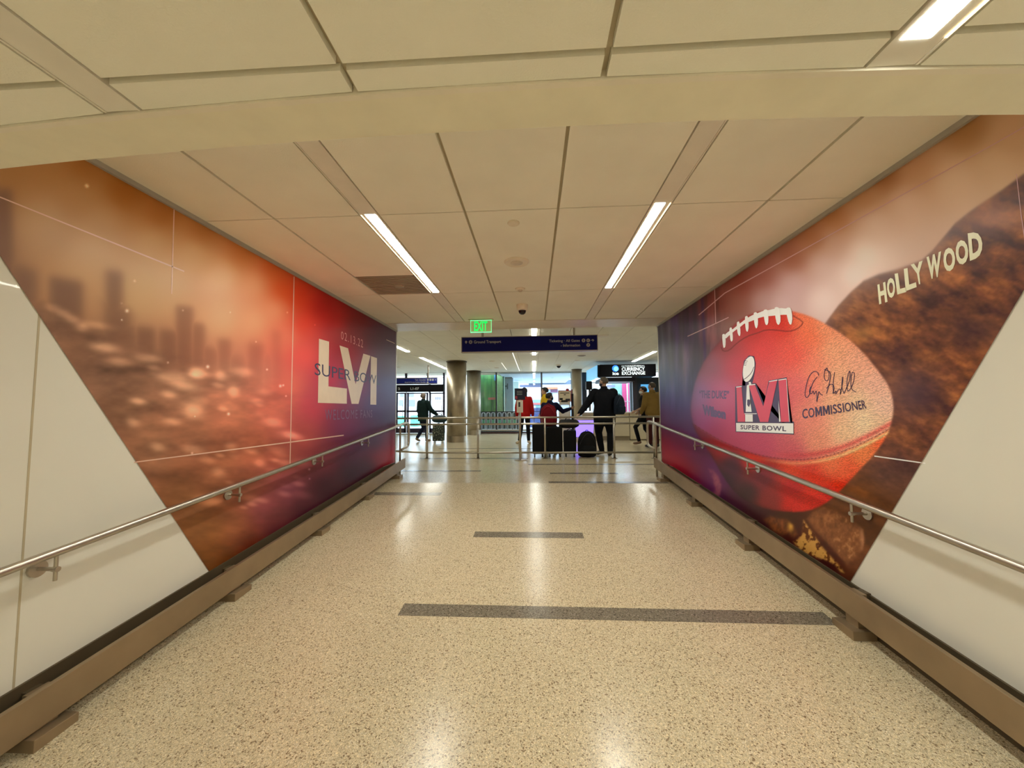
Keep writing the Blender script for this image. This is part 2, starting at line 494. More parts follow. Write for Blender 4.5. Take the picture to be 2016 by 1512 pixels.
# concourse fittings
k = 0
for (px_, py_, rad, lab) in ((785, 722.6, .09, 'round ceiling diffuser above the entrance doors'), (969, 711, .11, 'round ceiling diffuser left of the centre light row'), (978, 724, .10, 'round ceiling diffuser nearest the green glass'), (1145, 700, .13, 'dark rimmed round speaker right of the blue hanging sign'), (1137, 709.5, .10, 'round ceiling diffuser beyond the dark rimmed speaker'), (1186, 661, .14, 'wide round diffuser right above the end of the hanging sign'), (1258, 675, .05, 'small round detector in the concourse ceiling near the football wall')):
    p = bp(px_, py_, 'z', ZF)
    disc('ceiling_diffuser', p[:2], ZF, [(0, -.02), (rad*.6, -.02), (rad, -.004), (rad, .0)], M_fit if k != 3 else mat('speaker_dark', (.25, .2, .15), .5), lab, 'ceiling fitting')
    k += 1
p = bp(1100, 718, 'z', ZF)
r = empty('security_camera', (p[0], p[1], ZF), 'small dark dome camera on the concourse ceiling', 'security camera')
b = bmesh.new(); lathe(b, (0, 0), [(.10, -.05), (.11, -.01), (.11, 0)], 20); link('housing', b, M_fit, r)
b = bmesh.new(); lathe(b, (0, 0), [(0, -.13), (.05, -.11), (.08, -.07), (.08, -.05)], 20); link('dome', b, MATS['black_dome'], r)

# ------------------------------------------------------------------ bumper rails and handrails
def bumper(side):
    s = 1 if side == 'left' else -1
    xw = XL if side == 'left' else XR
    lab = 'low bronze metal bumper rail along the %s' % ('skyline mural wall' if s > 0 else 'football mural wall')
    root = empty('bumper_rail', (xw, 0, 0), lab, 'bumper rail', 'bumper rails')
    zt, zb = (.215, .06) if s > 0 else (.256, .10)
    yend = 6.34 if s > 0 else 6.2
    b = bmesh.new()
    y0 = -4.3
    xa, xb = sorted((s*.095, s*.112))
    bx(b, xa, xb, y0, yend, ramp(y0)+zb, ramp(y0)+zt, .003, SL)
    xa, xb = sorted((s*.045, s*.1))
    for za in (zb, zt-.006):
        pass
    bx(b, *sorted((s*.072, s*.1)), y0, yend, ramp(y0)+zb, ramp(y0)+zb+.006, 0, SL)
    bx(b, *sorted((s*.088, s*.1)), y0, yend, ramp(y0)+zt-.006, ramp(y0)+zt, 0, SL)
    link('plate', b, M_bronze, root)
    posts = [-2.8, -1.7, -.55, .55, 1.66, 2.74, 3.84, 4.93, 6.03] if s > 0 else [-2.0, -.85, .27, 1.38, 2.49, 3.63, 4.76, 5.86]
    for y in posts:
        b = bmesh.new(); z = ramp(y)
        bx(b, *sorted((s*.035, s*.095)), y-.045, y+.045, z+.01, z+zt-.02, .003)
        p = link('post', b, M_bronze, root)
        b = bmesh.new()
        bx(b, *sorted((s*.02, s*.152)), y-.08, y+.08, z-.008, z+.045, .003)
        link('foot_block', b, M_bronze, p)
        b = bmesh.new()
        bx(b, *sorted((s*.0, s*.035)), y-.03, y+.03, z+zt-.07, z+zt-.02)
        link('wall_bracket', b, M_dark, p)
    return root
bumper('left'); bumper('right')

def handrail(side):
    s = 1 if side == 'left' else -1
    xw = XL if side == 'left' else XR
    lab = 'round steel wall handrail on the %s' % ('skyline mural side' if s > 0 else 'football mural side')
    root = empty('handrail', (xw, 0, 0), lab, 'handrail', 'wall handrails')
    zh = .783; xo = s*.095
    y1 = 5.95
    b = bmesh.new()
    z = lambda y: .0831*(y-5.65)+zh
    pts = [(xo, -4.2, z(-4.2)), (xo, 1, z(1)), (xo, y1, z(y1))]
    ze = z(6.15)
    pts += arc((xo, 6.05, z(6.05)), (xo, 6.35, ze+.02), (xo, 6.18, ze+.012), 4)
    pts += arc((xo, 6.45, ze+.02), (xo, 6.55, ze-.07), (xo, 6.55, ze+.02), 5)
    pts += arc((xo, 6.55, ze-.30), (xo, 6.45, ze-.38), (xo, 6.55, ze-.38), 5)
    pts += [(xo, 6.2, ze-.40)]
    tube(b, pts, .019, 16)
    link('rail', b, M_steel, root, smooth=True)
    b = bmesh.new(); tube(b, [(s*.068, 6.2, .0), (s*.068, 6.2, ze-.02), (xo, 6.2, ze+.01)], .016, 14); link('end_post', b, M_steel, root, smooth=True)
    ys_ = [-1.7, -.55, .55, 1.66, 2.74, 3.84, 4.93] if s > 0 else [-2.1, -.9, .2, 1.32, 2.44, 3.55, 4.66]
    for y in ys_:
        zz = z(y)
        b = bmesh.new()
        tube(b, [(0, y, zz-.075), (s*.012, y, zz-.075)], .036, 20)
        br = link('bracket', b, M_steel, root, smooth=False)
        b = bmesh.new()
        tube(b, [(s*.01, y, zz-.075), (xo, y, zz-.075)], .009, 10)
        tube(b, [(xo, y, zz-.125), (xo, y, zz-.012)], .0075, 10)
        tube(b, [(xo-s*.012, y, zz-.075), (xo+s*.012, y, zz-.075)], .012, 10)
        link('bracket_arm', b, M_steel, br)
    return root
handrail('left'); handrail('right')
# ------------------------------------------------------------------ printed murals
def vnoise(x, y, seed=0):
    xi = np.floor(x).astype(np.int64); yi = np.floor(y).astype(np.int64); xf = x-xi; yf = y-yi
    def h(a, b):
        v = (a*374761393+b*668265263+seed*974634777) & 0xffffffff
        v = ((v ^ (v >> 13))*1274126177) & 0xffffffff
        return ((v ^ (v >> 16)) & 0xffff)/65535.
    u = xf*xf*(3-2*xf); v = yf*yf*(3-2*yf)
    return (h(xi, yi)*(1-u)+h(xi+1, yi)*u)*(1-v)+(h(xi, yi+1)*(1-u)+h(xi+1, yi+1)*u)*v


def fbm(x, y, seed=0, o=4):
    s = 0; a = .5; t = 0
    for i in range(o):
        s = s+a*vnoise(x*2**i, y*2**i, seed+i); t += a; a *= .55
    return s/t


def sg(t): return 1/(1+np.exp(-np.clip(t, -30, 30)))


def idw(X, Y, pts, p=3.3, eps=26., sx=1., sy=1.):
    num = np.zeros(X.shape+(3,)); den = np.zeros(X.shape)
    for (x, y, c) in pts:
        d = np.sqrt(((X-x)*sx)**2+((Y-y)*sy)**2+eps**2)
        wt = d**-p
        num += wt[..., None]*np.array(c, float); den += wt
    return num/den[..., None]


def mixc(C, c, m):
    return C*(1-m[..., None])+np.array(c, float)*m[..., None]


def polymask(X, Y, poly):
    """signed distance like mask of a polygon in print coordinates (positive inside)"""
    P = np.array(poly, float); n_ = len(P)
    D = np.full(X.shape, 1e9); ins = np.zeros(X.shape, bool)
    for i in range(n_):
        a, b = P[i], P[(i+1) % n_]
        e = b-a; L = (e@e) or 1e-9
        t = np.clip(((X-a[0])*e[0]+(Y-a[1])*e[1])/L, 0, 1)
        D = np.minimum(D, np.hypot(X-a[0]-t*e[0], Y-a[1]-t*e[1]))
        c = ((a[1] > Y) != (b[1] > Y))
        xx = (b[0]-a[0])*(Y-a[1])/((b[1]-a[1]) if b[1] != a[1] else 1e-9)+a[0]
        ins ^= c & (X < xx)
    return np.where(ins, D, -D)


def smoothpoly(P, it=2, closed=True):
    P = [tuple(p) for p in P]
    for _ in range(it):
        Q = []
        m = len(P)
        for i in range(m if closed else m-1):
            a, b = P[i], P[(i+1) % m]
            Q.append((a[0]*.75+b[0]*.25, a[1]*.75+b[1]*.25)); Q.append((a[0]*.25+b[0]*.75, a[1]*.25+b[1]*.75))
        if not closed: Q = [P[0]]+Q+[P[-1]]
        P = Q
    return P


def paint_left(X, Y):
    c = [(80, 330, (178, 122, 72)), (20, 330, (172, 118, 70)), (170, 320, (172, 108, 52)), (250, 375, (160, 92, 30)), (320, 420, (168, 98, 40)),
         (90, 430, (188, 142, 100)), (200, 440, (188, 138, 92)), (150, 390, (180, 128, 80)), (300, 480, (196, 146, 98)), (180, 500, (200, 152, 108)),
         (400, 455, (176, 105, 50)), (380, 500, (206, 155, 108)), (440, 545, (224, 172, 128)), (330, 560, (204, 156, 112)), (280, 560, (202, 156, 110)),
         (480, 500, (190, 108, 50)), (500, 560, (222, 150, 105)), (540, 530, (196, 84, 30)), (540, 610, (222, 140, 100)), (500, 630, (220, 150, 108)),
         (440, 620, (214, 160, 118)), (560, 570, (205, 70, 20)), (590, 580, (190, 35, 5)), (560, 660, (222, 115, 85)), (600, 640, (215, 50, 30)), (640, 600, (150, 0, 0)),
         (660, 640, (170, 5, 5)), (600, 700, (225, 72, 62)), (570, 760, (216, 95, 72)), (700, 640, (110, 0, 8)), (740, 660, (80, 10, 30)), (770, 680, (62, 22, 58)),
         (690, 700, (155, 10, 25)), (650, 740, (185, 35, 60)), (700, 760, (125, 28, 72)), (750, 720, (70, 24, 66)), (765, 760, (70, 55, 110)), (620, 800, (185, 55, 65)),  # violet at the far end has some window reflection painted in
         (740, 800, (66, 40, 92)), (765, 830, (44, 30, 70)), (680, 830, (120, 40, 70)), (600, 860, (176, 72, 62)), (640, 900, (120, 48, 52)), (700, 870, (80, 30, 55)),
         (740, 870, (48, 22, 48)), (772, 900, (205, 10, 25)), (772, 860, (150, 12, 35)), (750, 905, (150, 8, 18)), (725, 920, (38, 10, 22)), (690, 930, (36, 10, 20)),
         (640, 960, (48, 14, 26)), (600, 1000, (62, 14, 28)), (570, 960, (112, 50, 62)), (520, 1000, (128, 58, 62)), (480, 960, (150, 82, 55)), (540, 1040, (84, 24, 30)),
         (490, 1075, (92, 28, 10)), (440, 1100, (100, 48, 12)), (410, 1100, (110, 62, 22)), (420, 1040, (132, 80, 42)), (380, 1040, (128, 78, 42)), (460, 1040, (138, 78, 48)),
         (360, 980, (132, 82, 50)), (420, 960, (145, 85, 55)), (300, 880, (140, 92, 66)), (240, 800, (136, 92, 68)), (380, 860, (158, 98, 70)), (460, 820, (190, 108, 78)),
         (500, 880, (180, 95, 65)), (540, 800, (206, 104, 80)), (550, 900, (172, 84, 62)), (440, 900, (160, 92, 62)), (200, 740, (140, 98, 76)), (280, 740, (142, 98, 74)), (360, 770, (154, 104, 78)),
         (450, 740, (190, 125, 95)), (510, 740, (206, 120, 92)), (-100, 330, (170, 120, 75)), (-60, 500, (120, 80, 60))]
    C = idw(X, Y, c)
    # skyline silhouettes
    dark = C*np.array([.64, .60, .62])
    dk2 = np.broadcast_to(np.array([128., 88., 66.]), C.shape)
    wgt = np.clip((X-100)/350., 0, 1)[..., None]
    D = dk2*(1-wgt)+(C*np.array([.80, .74, .74]))*wgt
    m = np.zeros(X.shape)
    for (x0, x1, yt, bl, sl) in ((-200, 24, 372, 5, .6), (22, 72, 522, 7, .2), (98, 163, 544, 5, .18), (209, 241, 532, 5, .1), (206, 258, 585, 6, .5), (215, 268, 625, 6, .3), (268, 305, 642, 4, .12), (315, 350, 648, 4, .1),
                                 (347, 380, 601, 3.5, .12), (378, 403, 634, 3.5, .2), (400, 428, 680, 4, .3), (430, 454, 667, 3.5, .1), (452, 480, 700, 5, .1), (490, 517, 675, 4, .1), (517, 535, 700, 5, 0), (536, 553, 651, 4, .1)):
        k = sg((X-x0)/bl)*sg((x1-X)/bl)*sg((Y-(yt+sl*(X-x0)*(1 if x0 > 0 else 0)))/bl)
        m = np.maximum(m, k*(1 if x0 < 500 else .6))
    gy = np.interp(X, [0, 60, 100, 180, 260, 300, 400, 470, 560], [560, 585, 605, 645, 668, 690, 712, 725, 760])
    g = sg((Y-gy)/8)*np.clip((560-X)/90, 0, 1)
    m2 = np.maximum(m, g*.85)
    fade = np.clip((820-Y)/160., 0, 1)
    C = C*(1-(m2*fade)[..., None])+D*(m2*fade)[..., None]
    # broad mottling and out of focus city lights
    nf = fbm(X/60., Y/26., 3)
    amt = sg((Y-gy-10)/12)*np.clip((640-X)/120, 0, 1)
    C = C*(1+((nf-.5)*.55*amt)[..., None])
    rr = random.Random(11)
    spots = [(205, 684, 30, 10, 60), (185, 640, 38, 8, 26), (290, 705, 28, 9, 42), (235, 712, 24, 9, 36), (345, 745, 30, 14, 48), (388, 735, 16, 12, 72), (370, 762, 30, 9, 40),
             (272, 790, 18, 7, 56), (332, 776, 16, 8, 44), (380, 815, 22, 12, 44), (262, 832, 14, 9, 40), (340, 830, 20, 8, 38), (435, 740, 12, 10, 40), (460, 770, 12, 12, 44), (310, 880, 16, 9, 44),
             (380, 885, 22, 9, 38), (505, 790, 14, 7, 30), (455, 880, 12, 9, 32), (430, 930, 14, 10, 34), (512, 912, 12, 9, 30), (410, 985, 26, 10, 30)]
    spots += [(104, 606, 16, 8, 26), (124, 617, 16, 8, 34), (142, 628, 15, 8, 34), (160, 645, 14, 8, 32)]
    for i in range(70):
        x = rr.uniform(200, 600); y = rr.uniform(720, 1010)
        if y > 1125-(409-x)*1.5 and x < 409: continue
        if x-150 < (y-560)*.66+20: continue
        s = rr.uniform(5, 14)
        spots.append((x, y, s*1.6, s*.7, rr.uniform(10, 34)))
    for x, y, sx, sy, a in spots:
        k = np.exp(-(((X-x)/sx)**2+((Y-y-(X-x)*.12)/sy)**2)**1.3)
        C = C+(k*a*1.35)[..., None]*np.array([1., .80, .64])
    for i in range(16):
        x = rr.uniform(230, 700); y = rr.uniform(540, 960); s = rr.uniform(1.0, 2.2)
        k = np.exp(-(((X-x)/s)**2+((Y-y)/s)**2))
        C = C+(k*rr.uniform(40, 110))[..., None]
    for x, y, s in ((171, 366, 3.2), (250, 612, 3), (409, 722, 3), (450, 815, 2.6), (240, 630, 1.6), (552, 760, 2.5)):
        C = C+(np.exp(-(((X-x)/s)**2+((Y-y)/s)**2))*100)[..., None]
    C = C*np.array([.99, 1.0, .93])
    return C, np.zeros(X.shape)


BALL = smoothpoly([(1419, 669), (1389, 702), (1369, 745), (1360, 785), (1358, 811), (1366, 845), (1382, 870), (1402, 900), (1424, 940), (1448, 972), (1475, 990), (1510, 1004), (1554, 1009), (1590, 1007),
        (1621, 995), (1647, 975), (1687, 932), (1720, 897), (1747, 860), (1758, 824), (1760, 795), (1752, 762), (1731, 732), (1699, 692), (1664, 661), (1624, 636), (1590, 620), (1556, 611), (1502, 610), (1462, 625), (1434, 648)], 1)


def paint_right(X, Y):
    c = [(1900, 250, (160, 110, 60)), (1990, 270, (190, 145, 100)), (1960, 330, (205, 165, 120)), (1800, 330, (190, 138, 92)), (1880, 360, (212, 172, 130)), (1740, 350, (160, 102, 55)), (1700, 390, (180, 128, 80)),
         (1640, 430, (172, 108, 55)), (1780, 400, (212, 172, 135)), (1720, 440, (214, 176, 142)), (1600, 470, (160, 95, 50)), (1640, 480, (196, 150, 118)), (1560, 510, (150, 82, 52)), (1700, 500, (230, 200, 170)), (1620, 520, (206, 168, 145)),
         (1680, 540, (230, 198, 172)), (1620, 590, (226, 194, 170)), (1560, 560, (200, 160, 145)), (1500, 545, (146, 76, 56)), (1500, 590, (176, 138, 122)), (1540, 595, (200, 164, 148)), (1460, 560, (128, 44, 26)), (1450, 600, (140, 84, 62)),
         (1410, 600, (120, 38, 24)), (1430, 640, (132, 88, 68)), (1400, 660, (124, 60, 50)), (1380, 600, (96, 30, 30)), (1385, 700, (110, 72, 70)), (1360, 630, (60, 28, 50)), (1345, 660, (62, 30, 74)), (1330, 640, (60, 36, 90)),
         (1308, 650, (42, 26, 36)), (1305, 680, (28, 26, 52)), (1325, 700, (70, 50, 72)), (1350, 720, (88, 70, 84)), (1310, 730, (56, 62, 92)), (1370, 760, (78, 60, 84)), (1310, 770, (86, 92, 140)), (1340, 790, (80, 70, 116)),  # bluish tones by the wall end include painted window glow
         (1330, 830, (70, 52, 98)), (1310, 840, (80, 30, 80)), (1360, 850, (84, 52, 92)), (1310, 862, (130, 8, 36)), (1330, 880, (105, 20, 60)), (1306, 885, (180, 14, 34)), (1325, 910, (176, 0, 22)), (1312, 900, (200, 90, 66)), (1350, 930, (160, 0, 16)),
         (1370, 900, (84, 26, 70)), (1380, 950, (110, 12, 50)), (1400, 930, (88, 44, 90)), (1410, 960, (100, 36, 86)), (1400, 985, (60, 6, 46)), (1440, 980, (70, 32, 34)), (1430, 1010, (60, 12, 40)), (1480, 1010, (60, 30, 26)),
         (1540, 1020, (66, 38, 16)), (1500, 1035, (50, 6, 14)), (1640, 1010, (96, 52, 18)), (1700, 960, (106, 58, 20)), (1740, 930, (96, 62, 48)), (1760, 870, (100, 64, 52)), (1780, 900, (92, 58, 48)), (1720, 1000, (104, 58, 24)), (1700, 1050, (92, 50, 20)),
         (1690, 1090, (104, 60, 30)), (1670, 1120, (90, 46, 18)), (1640, 1120, (56, 6, 8)), (1560, 1090, (60, 10, 6)), (1800, 780, (92, 66, 66)), (1780, 840, (110, 62, 44))]
    C = idw(X, Y, c)
    # left woodland streaks
    sk = fbm(X/9., Y/70., 21)
    a = np.clip((1440-X)/60, 0, 1)*np.clip((830-Y)/120, 0, 1)
    C = C*(1+((sk-.5)*1.1*a)[..., None])
    for x0, wd, col, am in ((1320, 4, (130, 110, 110), .35), (1345, 5, (150, 120, 110), .3), (1388, 3.2, (60, 20, 70), .8), (1306, 3, (120, 110, 120), .3), (1372, 7, (40, 30, 44), .5)):
        m = np.exp(-((X-x0-(Y-700)*.05)/wd)**2)*am*np.clip((800-Y)/80, 0, 1)*(.5+sk)
        C = mixc(C, col, np.clip(m, 0, 1))
    # the hills
    hy = np.interp(X, [1560, 1622, 1650, 1675, 1700, 1730, 1760, 1790, 1815, 1835, 1855, 1880, 1905, 1930, 1970, 2016, 2100], [700, 640, 602, 575, 553, 540, 532, 522, 512, 494, 470, 440, 420, 402, 376, 342, 290])
    d = Y-hy
    hm = sg(d/1.6)*sg((X-1600)/6)
    n1 = fbm((X*.8+Y*.55)/46., (Y-X*.45)/30., 5, 5); n2 = fbm((X+Y*.9)/16., (Y*1.1-X*.6)/9., 9, 4)
    H = np.zeros(C.shape)+np.array([112., 62., 36.])
    H = mixc(H, (170, 98, 46), np.clip((n1-.52)*5, 0, 1)*.85)
    H = mixc(H, (66, 34, 30), np.clip((.47-n1)*6, 0, 1)*.85)
    H = H*(1+((n2-.5)*.55)[..., None])
    edge = np.exp(-np.clip(d, 0, 500)/34.)
    H = mixc(H, (140, 102, 84), edge*.75*np.clip(1.25-(X-1700)/500., .2, 1))
    H = mixc(H, (176, 120, 96), np.exp(-(((X-1960)/60)**2+((Y-430)/26)**2))*.6)
    H = mixc(H, (60, 38, 42), np.exp(-(((X-1930)/90)**2+((Y-650)/46)**2))*.6)
    H = mixc(H, (84, 58, 60), np.exp(-(((X-1790)/70)**2+((Y-770)/60)**2))*.75)
    H = mixc(H, (158, 104, 50), np.exp(-(((X-1700)/20)**2+((Y-655)/16)**2))*.6)
    low = sg((Y-905)/22)
    C2 = C*(1+((n1-.5)*.5+(n2-.5)*.25)[..., None])
    Hm = H*(1-low[..., None])+C2*low[..., None]
    C = C*(1-hm[..., None])+Hm*hm[..., None]
    # rocks at the bottom
    nr = fbm(X/7., Y/9., 31, 4)
    rock1 = [(1588, 1022), (1600, 1008), (1622, 998), (1650, 1008), (1680, 1025), (1698, 1042), (1702, 1062), (1698, 1082), (1682, 1100), (1668, 1112), (1650, 1092), (1630, 1070), (1610, 1050), (1596, 1034)]
    m = sg(polymask(X, Y, rock1)/1.2)
    C = C*(1-m[..., None])+(np.array([126., 74., 38.])*(1+((nr-.5)*.5)[..., None]))*m[..., None]
    C = mixc(C, (185, 128, 74), m*np.clip((nr-.60)*6, 0, 1)*.6*sg((X-1640)/10))
    C = mixc(C, (170, 112, 72), m*np.exp(-((X-1698-(Y-1050)*.05)/5)**2)*.8)
    rock2 = [(1582, 1024), (1592, 1038), (1606, 1058), (1622, 1080), (1640, 1100), (1655, 1116), (1662, 1128), (1655, 1126), (1644, 1112), (1626, 1103), (1608, 1098), (1588, 1090), (1570, 1078), (1562, 1066), (1570, 1062), (1580, 1050)]
    m = sg(polymask(X, Y, rock2)/1.0)
    R2 = np.zeros(C.shape)+np.array([196., 140., 62.])
    R2 = mixc(R2, (92, 44, 12), np.clip((.5-nr)*9, 0, 1))
    C = C*(1-m[..., None])+R2*m[..., None]
    rock3 = [(1503, 1022), (1516, 1016), (1532, 1021), (1548, 1022), (1562, 1034), (1570, 1052), (1562, 1060), (1552, 1050), (1540, 1054), (1520, 1044)]
    m = sg(polymask(X, Y, rock3)/1.5)
    C = C*(1-m[..., None])+(np.array([110., 58., 26.])*(1+((nr-.5)*.8)[..., None]))*m[..., None]
    C = mixc(C, (205, 146, 52), m*np.exp(-(((X-1557)/6)**2+((Y-1036)/10)**2))*1.)
    rock4 = [(1395, 924), (1404, 926), (1414, 938), (1420, 954), (1418, 972), (1410, 985), (1402, 978), (1408, 960), (1402, 942)]
    m = sg(polymask(X, Y, rock4)/1.2)
    C = mixc(C, (176, 96, 92), m*.65*np.clip(nr*1.6, 0, 1))
    # the ball
    sd = polymask(X, Y, BALL)
    bm_ = sg((sd-.5)/.9)
    b = [(1430, 680, (140, 50, 46)), (1400, 720, (140, 78, 86)), (1375, 780, (140, 96, 130)), (1380, 830, (150, 70, 110)), (1400, 860, (150, 52, 80)), (1450, 720, (186, 60, 66)), (1500, 690, (206, 56, 50)), (1480, 650, (170, 30, 24)), (1540, 640, (190, 34, 22)),  # purple on the ball's left side is reflected light put into the colour
         (1420, 780, (186, 88, 110)), (1450, 830, (180, 66, 90)), (1440, 870, (170, 56, 74)), (1500, 880, (176, 62, 78)), (1560, 890, (186, 76, 76)), (1560, 700, (216, 72, 54)), (1600, 660, (218, 92, 52)), (1580, 630, (222, 110, 64)), (1620, 650, (226, 140, 92)),
         (1640, 690, (226, 150, 102)), (1600, 730, (224, 120, 84)), (1570, 760, (206, 92, 80)), (1650, 740, (230, 160, 112)), (1690, 720, (226, 150, 112)), (1720, 760, (228, 160, 128)), (1745, 800, (230, 172, 140)), (1690, 790, (232, 180, 130)), (1640, 800, (226, 160, 110)),
         (1600, 820, (216, 120, 92)), (1700, 830, (232, 190, 140)), (1660, 850, (230, 176, 124)), (1610, 870, (214, 130, 92)), (1740, 840, (222, 176, 128)), (1530, 780, (196, 66, 70))]
    B = idw(X, Y, b, 3.2, 22)
    # lower panel beyond the seam
    seam = smoothpoly([(1355, 830), (1395, 856), (1429, 874), (1475, 893), (1521, 903), (1571, 908), (1621, 902), (1670, 887), (1720, 863), (1765, 838)], 1, False)
    sx_ = np.array([p[0] for p in seam]); sy_ = np.array([p[1] for p in seam])
    ds = Y-np.interp(X, sx_, sy_)
    lo = [(1370, 850, (130, 40, 50)), (1420, 885, (150, 30, 30)), (1480, 905, (196, 30, 16)), (1560, 925, (210, 70, 42)), (1640, 915, (222, 104, 58)), (1700, 890, (226, 116, 60)), (1740, 865, (222, 92, 46)), (1600, 950, (208, 52, 28)), (1660, 930, (222, 90, 48)),
          (1660, 960, (206, 36, 4)), (1560, 960, (180, 32, 30)), (1500, 940, (120, 40, 44)), (1440, 920, (82, 38, 48)), (1470, 970, (62, 36, 34)), (1430, 945, (62, 34, 38)), (1520, 985, (130, 44, 38)), (1560, 990, (196, 40, 30)), (1600, 990, (206, 42, 28)), (1640, 975, (196, 30, 18))]
    LO = idw(X, Y, lo, 3.2, 10)
    k = sg(ds/1.2)
    B = B*(1-k[..., None])+LO*k[..., None]
    wv = np.clip((X-1440)/260, 0, 1)
    B = mixc(B, (232, 188, 120), np.exp(-((ds-5)/4.)**2)*.85*wv)
    B = mixc(B, (196, 48, 46), np.exp(-((ds+10)/6.)**2)*.6*np.clip((X-1500)/100, 0, 1))
    B = mixc(B, (120, 44, 40), np.exp(-((ds+1.5)/1.3)**2)*(.35+.65*(np.sin(X*.85) > .2))*.8)
    # shade towards the silhouette is part of the printed picture
    B = B*(1-.25*np.exp(-np.clip(sd, 0, 99)/5.)*(X < 1560))[..., None]
    # lace patch stitching and dark gaps
    st = smoothpoly([(1420, 684), (1424, 692), (1436, 690), (1450, 676), (1470, 662), (1490, 656), (1508, 649), (1530, 650), (1552, 653), (1570, 648), (1582, 636), (1576, 630), (1562, 622)], 1, False)
    S = np.array(st); dd = np.full(X.shape, 1e9)
    for p, q in zip(S[:-1], S[1:]):
        e = q-p; L = e@e
        t = np.clip(((X-p[0])*e[0]+(Y-p[1])*e[1])/L, 0, 1)
        dd = np.minimum(dd, np.hypot(X-p[0]-t*e[0], Y-p[1]-t*e[1]))
    B = mixc(B, (96, 24, 20), np.exp(-(dd/1.1)**2)*.75)
    C = C*(1-bm_[..., None])+B*bm_[..., None]
    tex = bm_*np.clip((X-1400)/260, .12, 1)
    return C, tex


def mural_mesh(side, nu, nv, paint):
    xw = (XL+.003) if side == 'left' else (XR-.003)
    if side == 'left': (ya, za), (yb, zb) = (1.468, 1.737), (2.596, -.009)
    else: (ya, za), (yb, zb) = (1.665, 1.485), (2.600, -.012)
    u, v = np.meshgrid(np.linspace(0, 1, nu), np.linspace(0, 1, nv))
    Yg = np.full(u.shape, 3.); 
    for _ in range(12):
        zbt = np.where(Yg < 5.65, .0831*(Yg-5.65), 0)+.230
        Z = zbt*(1-v)+(ZM-.001)*v
        y0 = ya+(Z-za)*(yb-ya)/(zb-za)
        Yg = y0*(1-u)+(YW-.002)*u
    P = np.stack([np.full(u.shape, xw), Yg, Z], -1)
    q = P-CAM
    zc = q@FW; px = 1008+F*(q@RT)/zc; py = 756-F*(q@UP)/zc
    C, tex = paint(px, py)
    C = np.clip(C, 0, 255)/255.
    Lc = np.where(C <= .04045, C/12.92, ((C+.055)/1.055)**2.4)
    Lc = np.clip(Lc/np.array([.78, .70, .53])*MURAL_K, 0, .9)
    idx = np.arange(nu*nv).reshape(nv, nu)
    f = np.stack([idx[:-1, :-1], idx[:-1, 1:], idx[1:, 1:], idx[1:, :-1]], -1).reshape(-1, 4)
    if side == 'right': f = f[:, ::-1]
    me = bpy.data.meshes.new('mural')
    me.vertices.add(nu*nv); me.vertices.foreach_set('co', P.reshape(-1).astype(np.float32))
    me.loops.add(f.size); me.loops.foreach_set('vertex_index', f.reshape(-1).astype(np.int32))
    me.polygons.add(len(f)); me.polygons.foreach_set('loop_start', (np.arange(len(f))*4).astype(np.int32))
    me.update(calc_edges=True)
    at = me.color_attributes.new('print', 'FLOAT_COLOR', 'POINT')
    at.data.foreach_set('color', np.concatenate([Lc, tex[..., None]], -1).reshape(-1).astype(np.float32))
    return me


